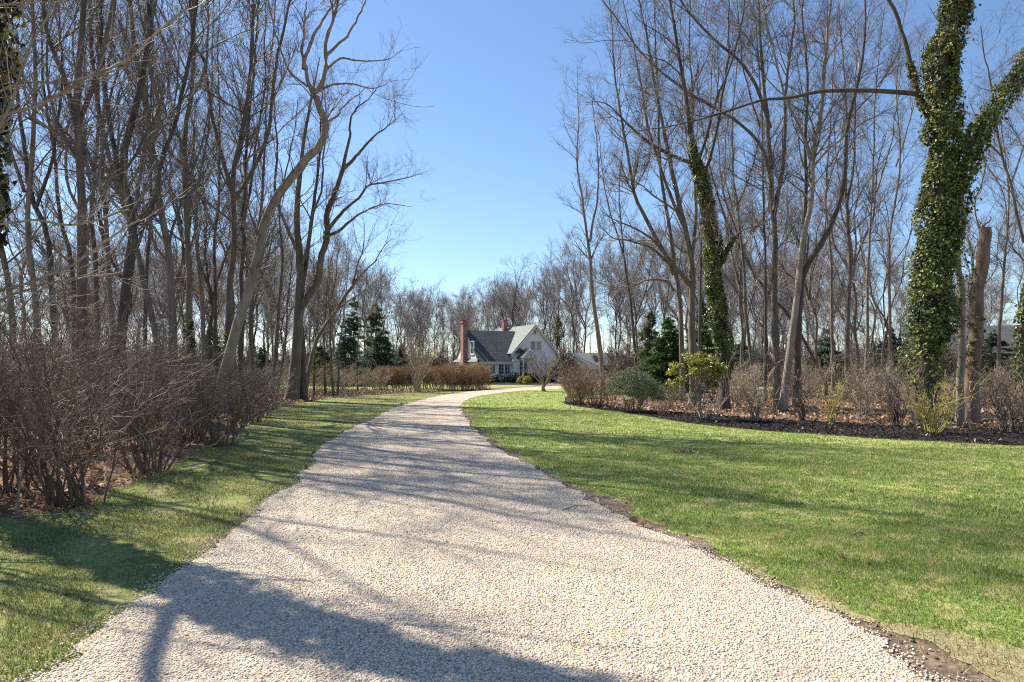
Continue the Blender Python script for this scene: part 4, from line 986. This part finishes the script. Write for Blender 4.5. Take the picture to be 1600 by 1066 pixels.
conifer('pine', 'tall thin olive pine with open crown above the wide low spruce', at(588, 72), 8.8, 2.6, M['needle_olive'], 404, .05, .34, bare=.45, gaps=.6)
conifer('pine', 'tall open olive pine behind the dark blue green spruce', at(553, 74), 9.4, 2.6, M['needle_olive'], 405, .05, .36, bare=.4, gaps=.6)
conifer('pine', 'small light green pine under the crooked leaning tree', at(500, 60), 3.6, 1.9, M['needle_bright'], 406, .1)
conifer('spruce', 'low dark spruce seen between the pale leaning tree and thin dark tree', at(410, 64), 3.8, 2.0, M['needle_dark'], 407, .25)
conifer('spruce', 'dark spruce deep behind the upright grey trunk', at(330, 62), 5.5, 2.4, M['needle_dark'], 408, .25)
conifer('spruce', 'olive green spruce with pointed top beside the bright pine', at(1018, 47), 5.6, 1.9, M['needle_olive'], 409, .35, .9)
conifer('pine', 'bright green bushy pine in front of the wood, lit by sun', at(1046, 45), 5.0, 2.1, M['needle_bright'], 410, .12, 1.3, size=.26)
conifer('pine', 'mid green pine behind the wrapped ivy tree', at(1098, 50), 6.6, 2.4, M['needle_bright'], 411, .12, .8, size=.24, gaps=.3)
conifer('spruce', 'broad green conifer low between wrapped ivy tree and column trunk', at(1158, 58), 3.9, 3.2, M['needle_dark'], 412, .15)
conifer('spruce', 'dark conifer in gloom behind the grey tree with flared foot', at(1290, 62), 5.2, 3.0, M['needle_dark'], 413, .2)
conifer('spruce', 'shadowy conifer beside the pale far house', at(1392, 66), 5.6, 3.0, M['needle_dark'], 414, .2, .8)
conifer('spruce', 'green conifer seen past the snapped off trunk', at(1552, 56), 4.6, 2.6, M['needle_dark'], 415, .2)

# ---------------------------------------------------------------- shrubs
def stems(n, h, spread, rng, r=.012, base=.18, bend=.5):
    out = []
    for i in range(n):
        a = rng.random() * 6.283; b = base * math.sqrt(rng.random()); t = spread * math.sqrt(rng.random())
        x0, y0 = b * math.cos(a), b * math.sin(a); hh = h * rng.uniform(.5, 1) * (1 - .25 * (t / max(spread, .01)) ** 2)
        P = [np.array([x0, y0, -.05])]
        for s in (.25, .5, .75, 1):
            rr = t * s ** (1 + bend * .4)
            P.append(np.array([x0 + math.cos(a) * rr * hh + rng.normal(0, .05 * hh), y0 + math.sin(a) * rr * hh + rng.normal(0, .05 * hh), hh * s]))
        out.append((P, r * rng.uniform(.7, 1.3), r * .3))
    return out

def shrub_mesh(parent, seed, n, h, spread, stem_mat, twig_mat, r=.012, base=.18, d1=5, d2=7, d3=8, l1=(.3, .9), l2=(.15, .5), l3=(.06, .22), tk=1.0, t0=.18, cap=None, up=.25, wig=.2):
    rng = R_(seed)
    P, R = leaders_arrays(stems(n, h, spread, rng, r, base), rng, K=11, wob=.016 * h)
    v, f = tubes(P, R, 5); mesh_np('stems', v, [f], M[stem_mat], parent)
    P1, R1 = sprout(P, R, rng, d1, t0, 1, (20, 60), l1, 6, .7, .0036 * tk, up, wig, .35, .02, trop=.08, minz=.08, cap=cap)
    P2, R2 = sprout(P1, R1, rng, d2, .1, 1, (20, 65), l2, 4, .75, .0026 * tk, .10, wig, .3, .01, trop=.05, minz=.06, cap=cap)
    parts = [tubes(P1, R1, 4), tubes(P2, R2, 3)]
    tips = P2[:, -1]
    if d3:
        P3, R3 = sprout(P2, R2, rng, d3, .1, 1, (20, 60), l3, 2, .8, .0016 * tk, .08, .1, .3, .006, minz=.05, cap=cap)
        parts.append(tubes(P3, R3, 3)); tips = P3[:, -1]
    v, f = join(parts); o = mesh_np('twigs', v, [f], M[twig_mat], parent)
    return P, tips

def shrub(name, label, loc, seed, group=None, **kw):
    root = tag(empty(name, loc), label, 'shrub', group)
    root['_'] = 0; del root['_']
    tips = shrub_mesh(root, seed, **kw)
    return root, tips

BG = 'leafless brown shrubs along the lawn edge in shade'
big = dict(stem_mat='bark_red', twig_mat='twig_brown', d1=4.6, d2=6.0, d3=7.5, l1=(.4, 1.3), l2=(.2, .7), wig=.26)
for q, (px, py, h, n, sp, base, lb) in enumerate((
    (118, 790, 2.75, 26, .55, .30, 'tall leafless brown shrub nearest the camera, its thick stems spreading from one foot'),
    (232, 740, 2.5, 22, .50, .28, 'leafless brown shrub with fanned stems, second from the nearest one'),
    (-120, 765, 3.0, 24, .55, .35, 'unseen brown shrub added to shade the lawn, outside the ivy clad edge tree'),  # stands out of view, added to throw shade on the near lawn
    (-170, 830, 2.6, 24, .6, .35, 'unseen brown shrub added to shade the verge, farthest out past the ivy clad tree'),  # second unseen shrub, added for its shadow on the verge
    (345, 698, 1.75, 30, .75, .26, 'rounded dense leafless shrub touching the lawn, farthest along the edge'),
    (12, 770, 3.0, 26, .50, .35, 'tangled brown shrub under the ivy clad edge tree'),
    (300, 690, 2.2, 24, .60, .3, 'brown shrub tucked behind the rounded dense one'),
    (160, 705, 3.0, 26, .55, .35, 'tall brown shrub standing behind the nearest two'),
    (60, 715, 3.3, 26, .55, .35, 'tallest brown shrub, at the back under pale arching branches'),
    (395, 660, 1.6, 24, .70, .3, 'low shrub behind the rounded dense one, greenish tips'),
    (215, 675, 3.0, 26, .60, .4, 'brown shrub in shade in front of the bent forked tree'),
    (110, 668, 3.5, 26, .60, .4, 'high brown thicket shrub at the foot of the upright dark tree'),
    (20, 672, 3.6, 26, .60, .4, 'high brown thicket shrub at the foot of the shaded trunks'))):
    x, d = gpt(px, py)
    shrub('bare_shrub', lb, (x, d, 0), 500 + q, BG, n=n, h=h, spread=sp, base=base, tk=1 if d < 12 else 1.25, r=.013, **big)
# copies deeper in the left thicket and under the right wood
def proto_shrubs(kind, seeds, **kw):
    out = []
    for s in seeds:
        root = empty(kind, (0, 0, 0)); shrub_mesh(root, s, **kw); out.append([root, 1, False])
    return out
pb = proto_shrubs('bare_shrub', (540, 541, 542), n=22, h=2.2, spread=.7, base=.35, stem_mat='bark_dark', twig_mat='twig_brown', d1=4.5, d2=6, d3=6, tk=1.7)
rng = R_(88)
for i in range(44):
    px = rng.uniform(-60, 400); d = rng.uniform(19, 46); 
    if d > 24: px = rng.uniform(-60, 440)
    o = use_proto(pb[i % 3], (*at(px, d)[:2], 0), rng.uniform(0, 6.28), rng.uniform(.8, 1.25) * (1.0 if px < 250 else .8))
    tag(o, 'leafless brown bush in the shaded thicket behind the lawn edge shrubs', 'shrub', 'brown bushes in the shaded thicket')
pt = proto_shrubs('bare_shrub', (550, 551, 552), n=20, h=1.9, spread=.7, base=.4, stem_mat='twig_tan', twig_mat='twig_tan', d1=4.5, d2=6, d3=6, tk=2.0)
for i in range(15):
    px = 388 + i * 14.5 + rng.uniform(-6, 6); d = rng.uniform(44, 50) if i < 12 else 48
    o = use_proto(pt[i % 3], (*at(px, d)[:2], 0), rng.uniform(0, 6.28), rng.uniform(.85, 1.1))
    tag(o, 'tan leafless shrub in the loose row that runs up to the trimmed hedge', 'shrub', 'tan shrubs of the loose row')
for i in range(46):
    px = rng.uniform(1110, 1700); d = rng.uniform(27, 46)
    o = use_proto(pt[i % 3] if i % 3 else pb[i % 3], (*at(px, d)[:2], 0), rng.uniform(0, 6.28), rng.uniform(.55, .95) if d < 30 else rng.uniform(.8, 1.25))
    tag(o, 'leafless bramble in the undergrowth behind the planted mulch bed', 'shrub', 'brambles behind the mulch bed')
pf = proto_shrubs('bare_shrub', (556, 557, 558), n=30, h=2.2, spread=.8, base=.5, stem_mat='twig', twig_mat='twig', d1=5, d2=6, d3=5, tk=4.5, r=.022, l1=(.4, 1.2), l2=(.2, .6))
for i in range(110):
    px = (i * 15.5 + rng.uniform(-20, 20)) - 20; d = rng.uniform(66, 104) if not 560 < px < 880 else rng.uniform(86, 100)
    if 880 < px < 960: d = rng.uniform(98, 110)
    o = use_proto(pf[i % 3], (*at(px, d)[:2], 0), rng.uniform(0, 6.28), rng.uniform(1.2, 2.1))
    tag(o, 'leafless undergrowth bush far back between the trunks', 'shrub', 'undergrowth bushes far back')

# the russet clump at the far end of the mulch bed
for q, (px, d, h, sp, n, lb) in enumerate(((903, 30.5, 1.75, .55, 34, 'russet leafless shrub at the tip of the mulch bed, next to the lawn'), (932, 29, 1.55, .6, 34, 'russet twiggy shrub against the grey green dome bush'), (893, 36, 1.9, .55, 30, 'russet shrub behind the tip of the mulch bed'), (955, 33, 1.7, .6, 30, 'russet shrub behind the dome bush'), (915, 41, 2.3, .5, 30, 'taller brown shrub below the outbuilding roof'))):
    shrub('bare_shrub', lb, at(px, d), 560 + q, None, n=n, h=h, spread=sp, base=.3, stem_mat='twig_red', twig_mat='twig_red', d1=6, d2=7, d3=7, tk=1.6)
# planted row on the mulch
row = [(1180, 660, 1.85, 12, .45, 'bark_pale', 'twig_tan', .10, 'thin tan shrub on mulch just past the rhododendron'),
       (1256, 658, 1.55, 12, .38, 'bark_dark', 'twig_brown', .10, 'dark stemmed vase shaped shrub on mulch by the flared foot tree'),
       (1299, 665, 1.35, 12, .50, 'twig_yellow', 'twig_yellow', .05, 'small yellow green twigged shrub on mulch'),
       (1346, 660, 2.45, 16, .6, 'bark_pale', 'twig_tan', .08, 'tallest pale tan shrub on mulch, wide open crown'),
       (1400, 666, 1.6, 14, .45, 'bark_dark', 'twig_brown', .12, 'brown shrub on mulch between tall tan and bigger yellow shrub'),
       (1456, 678, 1.35, 20, .75, 'twig_yellow', 'twig_yellow', .15, 'bigger bright yellow green shrub on mulch before the ivy giant'),
       (1580, 677, 1.9, 24, .45, 'bark_dark', 'twig_brown', .25, 'many stemmed dark shrub at the near end of the mulch bed'),
       (1628, 690, 1.9, 20, .45, 'bark_dark', 'twig_brown', .25, 'many stemmed shrub cut off by the picture edge'),
       (1502, 668, 1.3, 10, .5, 'bark_pale', 'twig_tan', .12, 'low straggling shrub on mulch before the snapped trunk')]
for q, (px, py, h, n, sp, sm, tm, base, lb) in enumerate(row):
    shrub('planted_shrub', lb, (*gpt(px, py), 0), 580 + q, None, n=n, h=h, spread=sp, base=base, stem_mat=sm, twig_mat=tm, r=.014, d1=4.5, d2=5.5, d3=6.5, tk=2.0)
for q, (px, py, h, lb) in enumerate(((1395, 650, 3.4, 'pale whip like saplings rising in front of the ivy giant'), (1470, 655, 3.6, 'bare pale sapling crossing the dark foot of the ivy giant'), (1530, 660, 2.8, 'sprawling pale sapling before the snapped off trunk'), (1210, 645, 3.3, 'pale sapling beside the flared foot tree'), (1120, 645, 2.9, 'thin pale sapling against the wrapped ivy tree'), (1350, 640, 3.0, 'leaning pale sapling behind the tallest tan shrub'))):
    shrub('sapling', lb, (*gpt(px, py), 0), 600 + q, None, n=5, h=h, spread=.38, base=.12, stem_mat='twig_pale', twig_mat='twig_pale', r=.014, d1=2.6, d2=2.4, d3=2, l1=(.4, 1.5), l2=(.2, .6), tk=1.5)

# rhododendron: bare crooked stems under a cap of yellow green leaves
x, d = gpt(1098, 656); root, (P, tips) = shrub('rhododendron', 'leggy rhododendron with bare stems and yellow green cap of leaves', (x, d, 0), 620, n=9, h=1.55, spread=.42, base=.10, stem_mat='bark_pale', twig_mat='twig', r=.022, d1=4, d2=4, d3=0, l1=(.25, .8), tk=2)
rng = R_(621); q_ = 64; a = rng.random(q_) * 6.283; rr = .9 * np.sqrt(rng.random(q_))
cc = np.column_stack([np.cos(a) * rr - .18, np.sin(a) * rr * .8, 1.90 - .34 * (rr / .9) ** 2 + rng.normal(0, .09, q_)])
cc[:14, 2] -= rng.uniform(.15, .5, 14)
b = rng.integers(0, q_, 3400); u = nrm(rng.normal(size=(3400, 3))); u[:, 2] *= .6
C = cc[b] + u * (.05 + .13 * rng.random(3400) ** .7)[:, None]
leaves('foliage', C, nrm(u * .5 + [0, 0, .7]), .115, M['rhodo'], rng, root, .42, .4, .08)
cs = P[rng.integers(0, len(P), q_), -3]; s_ = np.linspace(0, 1, 5)[None, :, None]
tw_ = cs[:, None] * (1 - s_) + cc[:, None] * s_ + rng.normal(0, .02, (q_, 5, 3)) * np.sin(s_ * 3.14)
v, f = tubes(tw_, np.full((q_, 5), .008), 4); mesh_np('branchlets', v, [f], M['bark_pale'], root)
# dome shaped evergreen
x, d = gpt(992, 644); root, (P, tips) = shrub('dome_bush', 'grey green clipped dome bush on gnarled stems at the mulch', (x, d, 0), 630, n=14, h=1.15, spread=.75, base=.28, stem_mat='bark_pale', twig_mat='twig_brown', r=.02, d1=4, d2=5, d3=0, l1=(.25, .7), tk=1.8)
def dome(n, rx, ry, z0, z1, rng, thick=.16):
    u = nrm(rng.normal(size=(n, 3))); u[:, 2] = np.abs(u[:, 2]); k_ = 1 - thick * rng.random(n) ** 1.5 + rng.normal(0, .025, n)
    lump = 1 + .05 * np.sin(u[:, 0] * 9 + 1) * np.sin(u[:, 1] * 8) + .04 * np.sin(u[:, 2] * 14 + u[:, 0] * 11)
    return np.column_stack([u[:, 0] * rx, u[:, 1] * ry, u[:, 2] * (z1 - z0)]) * (k_ * lump)[:, None] + [0, 0, z0], u
rng = R_(631); C, Nn = dome(19000, 1.1, 1.0, .55, 1.58, rng, .42)
ok = np.sin(Nn[:, 0] * 13 + 2) * np.sin(Nn[:, 1] * 11 + 1) + np.sin(Nn[:, 2] * 16 + Nn[:, 0] * 9) + rng.normal(0, .5, len(C)) > -.75; C, Nn = C[ok], Nn[ok]
C[:, 2] += .07 * np.sin(C[:, 0] * 6 + 1) * np.cos(C[:, 1] * 5) - .12 * C[:, 0]
leaves('foliage', C, Nn, .062, M['dome'], rng, root, .4, .8, .1)
x, d = gpt(1058, 643); root, _ = shrub('low_bush', 'small airy green brown bush between dome and rhododendron', (x, d + 1.5, 0), 640, n=12, h=.85, spread=.6, base=.15, stem_mat='bark_dark', twig_mat='twig_brown', d1=6, d2=6, d3=4, tk=1.6)
rng = R_(641); C, Nn = dome(2600, .7, .6, .35, 1.05, rng, .6); leaves('foliage', C, Nn, .06, M['dome'], rng, root, .4, .9, .1)
x, d = gpt(1036, 650); shrub('grass_tuft', 'small dry russet tuft on the mulch under the rhododendron', (x, d, 0), 650, n=60, h=.5, spread=.8, base=.12, stem_mat='twig_red', twig_mat='twig_red', r=.004, d1=5, d2=0.01, d3=0, l1=(.1, .25), tk=1.5)

# trimmed brown hedge, in two runs
def hedge(label, c0, c1, w, h, seed, n):
    rng = R_(seed); c0, c1 = np.array(c0), np.array(c1); L = np.linalg.norm(c1 - c0); ax = (c1 - c0) / L; nx = np.array([-ax[1], ax[0]])
    root = tag(empty('hedge', (*c0, 0), math.atan2(ax[1], ax[0])), label, 'hedge')
    ld = []
    for i in range(n):
        u = rng.random() * L; v = rng.normal(0, w * .16); hh = h * rng.uniform(.5, .75)
        P = [np.array([u, v, -.05])]
        a = rng.random() * 6.28; t = rng.uniform(.05, .4)
        for s in (.33, .66, 1): P.append(np.array([u + math.cos(a) * t * s * hh + rng.normal(0, .04), v + math.sin(a) * t * s * hh + rng.normal(0, .04), hh * s]))
        ld.append((P, .013, .006))
    P, R = leaders_arrays(ld, rng, K=7, wob=.02); v, f = tubes(P, R, 4); mesh_np('stems', v, [f], M['twig_tan'], root)
    def cap(Q):
        e = np.minimum(Q[:, 0], L - Q[:, 0]); top = h * (1 - .22 * np.clip(1 - (e + .5) / .9, 0, 1) ** 2) - .10 * (2 * Q[:, 1] / w) ** 4 + .05 * np.sin(Q[:, 0] * 1.7)
        ww = w / 2 * (1 - .55 * np.clip(1 - (e + .5) / .8, 0, 1) ** 2) * (.86 + .14 * np.clip(Q[:, 2] / h * 2, 0, 1))
        return (Q[:, 2] < top) & (np.abs(Q[:, 1]) < ww) & (e > -.55)
    P1, R1 = sprout(P, R, rng, 9, .12, 1, (15, 60), (.4, 1.0), 5, .7, .006, .2, .14, .2, .012, trop=.12, minz=.15, cap=cap)
    P2, R2 = sprout(P1, R1, rng, 8, .2, 1, (15, 50), (.2, .55), 3, .8, .0045, .25, .12, .2, .01, trop=.1, minz=.2, cap=cap)
    P3, R3 = sprout(P2, R2, rng, 7, .2, 1, (15, 50), (.12, .3), 2, .8, .0035, .25, .12, .2, .01, minz=.2, cap=cap)
    v, f = join([tubes(P1, R1, 3), tubes(P2, R2, 3), tubes(P3, R3, 3)]); mesh_np('twigs', v, [f], M['twig_hedge'], root)
hedge('trimmed russet brown hedge with rounded end in front of the chimney', at(692, 46.5)[:2], at(758, 51)[:2], 2.6, 1.95, 700, 210)
hedge('long trimmed brown hedge behind the pale stemmed shrub tree', at(588, 50)[:2], at(690, 49)[:2], 1.8, 1.75, 701, 190)

# pale stemmed shrub tree before the hedge, and the bare tree before the house
x, d = gpt(652, 613.5)
root = tag(empty('shrub_tree', (x, d, 0)), 'vase shaped leafless shrub tree with smooth pale stems before the hedge', 'tree')
rng = R_(710); ld = []
for i in range(15):
    a = rng.random() * 6.28; t = rng.uniform(.08, .72); h = rng.uniform(2.2, 3.6) * (1 - .25 * t)
    ld.append(([np.array([.12 * math.cos(a), .12 * math.sin(a), -.05])] + [np.array([math.cos(a) * t * h * s ** 1.25 + rng.normal(0, .07), math.sin(a) * t * h * s ** 1.25 + rng.normal(0, .07), h * s]) for s in (.25, .5, .75, 1)], .042, .014))
P, R = leaders_arrays(ld, rng, K=10, wob=.03); v, f = tubes(P, R, 6); mesh_np('stems', v, [f], M['twig_myrtle'], root)
P1, R1 = sprout(P, R, rng, 4.2, .4, 1, (12, 40), (.6, 1.7), 6, .6, .006, .3, .10, .2, .02, trop=.05)
P2, R2 = sprout(P1, R1, rng, 5, .2, 1, (12, 40), (.3, .9), 4, .7, .0045, .3, .10, .2, .01, trop=.04)
P3, R3 = sprout(P2, R2, rng, 4, .2, 1, (15, 45), (.12, .4), 2, .8, .0035, .2, .10, .2, .01)
v, f = join([tubes(P1, R1, 4), tubes(P2, R2, 3), tubes(P3, R3, 3)]); mesh_np('twigs', v, [f], M['twig_tan'], root)
x, d = gpt(851, 612)
root = tag(empty('ornamental_tree', (x, d, 0)), 'small bare many branched tree on the lawn before the house gable', 'tree')
rng = R_(720); ld = []
for i in range(12):
    a = rng.random() * 6.28; t = rng.uniform(.15, .95); h = rng.uniform(1.9, 3.2) * (1 - .28 * t)
    ld.append(([np.array([0, 0, .32 + rng.uniform(0, .15)])] + [np.array([math.cos(a) * t * h * s + rng.normal(0, .09), math.sin(a) * t * h * s + rng.normal(0, .09), .4 + (h - .4) * s]) for s in (.25, .5, .75, 1)], .05, .012))
ld.append(([np.array([.02, 0, -.1]), np.array([0, .02, .2]), np.array([-.02, 0, .45]), np.array([0, 0, .6])], .11, .09))
P, R = leaders_arrays(ld, rng, K=10, wob=.04); v, f = tubes(P, R, 7); mesh_np('trunk', v, [f], M['bark_pale'], root)
P1, R1 = sprout(P[:-1], R[:-1], rng, 7, .25, 1, (20, 60), (.4, 1.3), 6, .6, .006, .2, .14, .3, .02, trop=.03)
P2, R2 = sprout(P1, R1, rng, 5.5, .15, 1, (20, 55), (.2, .7), 4, .7, .004, .15, .12, .3, .01)
P3, R3 = sprout(P2, R2, rng, 4, .2, 1, (20, 55), (.1, .3), 2, .8, .003, .1, .10, .2, .01)
v, f = join([tubes(P1, R1, 4), tubes(P2, R2, 3), tubes(P3, R3, 3)]); mesh_np('crown', v, [f], M['twig_pale'], root)

# planting round the house
def leafy(name, label, loc, rx, ry, h, mat, n, size, seed, z0=.1):
    rng = R_(seed); root = tag(empty(name, loc), label, 'shrub')
    P, R = leaders_arrays(stems(8, h * .8, .6 * rx / h, rng, .015, .15), rng, K=6, wob=.01); v, f = tubes(P, R, 4); mesh_np('stems', v, [f], M['bark_dark'], root)
    C, Nn = dome(n, rx, ry, z0, h, rng, .35); leaves('foliage', C, Nn, size, M[mat], rng, root, .6, .8, .1)
leafy('evergreen_shrub', 'low dark evergreen under the paired ground floor windows', at(785, 67.5), 1.45, .8, .85, 'box', 2600, .13, 730)
leafy('evergreen_shrub', 'dark evergreen at the hedge end below the first window', at(769, 67), .9, .7, .75, 'box', 1600, .13, 731)
leafy('evergreen_shrub', 'brown grey shrub at the inner corner beside the entry', at(803, 68), .75, .7, 1.15, 'rust', 1500, .12, 732)
leafy('golden_shrub', 'golden evergreen beside the entry step, paler of the pair', at(824, 63.5), .48, .5, .75, 'gold', 1500, .10, 733)
leafy('golden_shrub', 'greener golden shrub of the pair, nearer the house corner', at(815, 65), .5, .5, .75, 'rhodo', 1500, .10, 734)
leafy('evergreen_shrub', 'dark round evergreen by the entry post', at(833, 67), .75, .75, 1.25, 'box', 2200, .12, 735)
leafy('evergreen_shrub', 'big dark rusty bush at the house corner before the outbuilding', at(884, 66), 1.7, 1.4, 2.7, 'rust', 5200, .17, 736, .6)
leafy('evergreen_shrub', 'dark bush low along the foot of the gable wall', at(851, 67), 1.2, .7, .7, 'box', 2000, .13, 737)

# a pale bare stick standing in the litter by the nearest shrub, and twigs dropped on the lawn edge
def stick(label, pts, r, seed, name='stick'):
    rng = R_(seed); P, R = leaders_arrays([([np.array(p) for p in pts], r, r * .5)], rng, K=10, wob=.006)
    v, f = tubes(P, R, 6); tag(mesh_np(name, v, [f], M['twig_pale']), label, 'stick')
x, d = gpt(28, 806); stick('pale bare stick standing upright in the leaf litter', [(x, d, -.05), (x + .02, d, .25), (x + .05, d + .03, .62)], .014, 740)
x, d = gpt(285, 732); stick('fallen twig lying on the lawn below the fanned shrub', [(x, d, .025), (x + .3, d + .5, .05), (x + .55, d + .9, .04)], .011, 741)
x, d = gpt(60, 812); stick('long thin fallen branch along the lawn edge under the nearest shrub', [(x - .3, d, .03), (x + .4, d + .12, .05), (x + .8, d + .42, .04)], .007, 742)
x, d = gpt(1222, 648); stick('dark fallen branch on the leaves beside the flared foot tree', [(x - .9, d, .06), (x - .2, d + .2, .12), (x + .5, d + .9, .10)], .03, 743)
x, d = gpt(880, 800); stick('short twig dropped on the lawn beside the bare soil', [(x, d, .03), (x + .12, d + .06, .045), (x + .2, d + .2, .035), (x + .33, d + .24, .03)], .006, 750, 'twig')
x, d = gpt(1330, 840); stick('crooked twig on the open lawn', [(x, d, .03), (x + .12, d + .06, .045), (x + .2, d + .2, .035), (x + .33, d + .24, .03)], .006, 751, 'twig')
x, d = gpt(180, 880); stick('twig on the shaded lawn at the drive edge', [(x, d, .03), (x + .12, d + .06, .045), (x + .2, d + .2, .035), (x + .33, d + .24, .03)], .006, 752, 'twig')
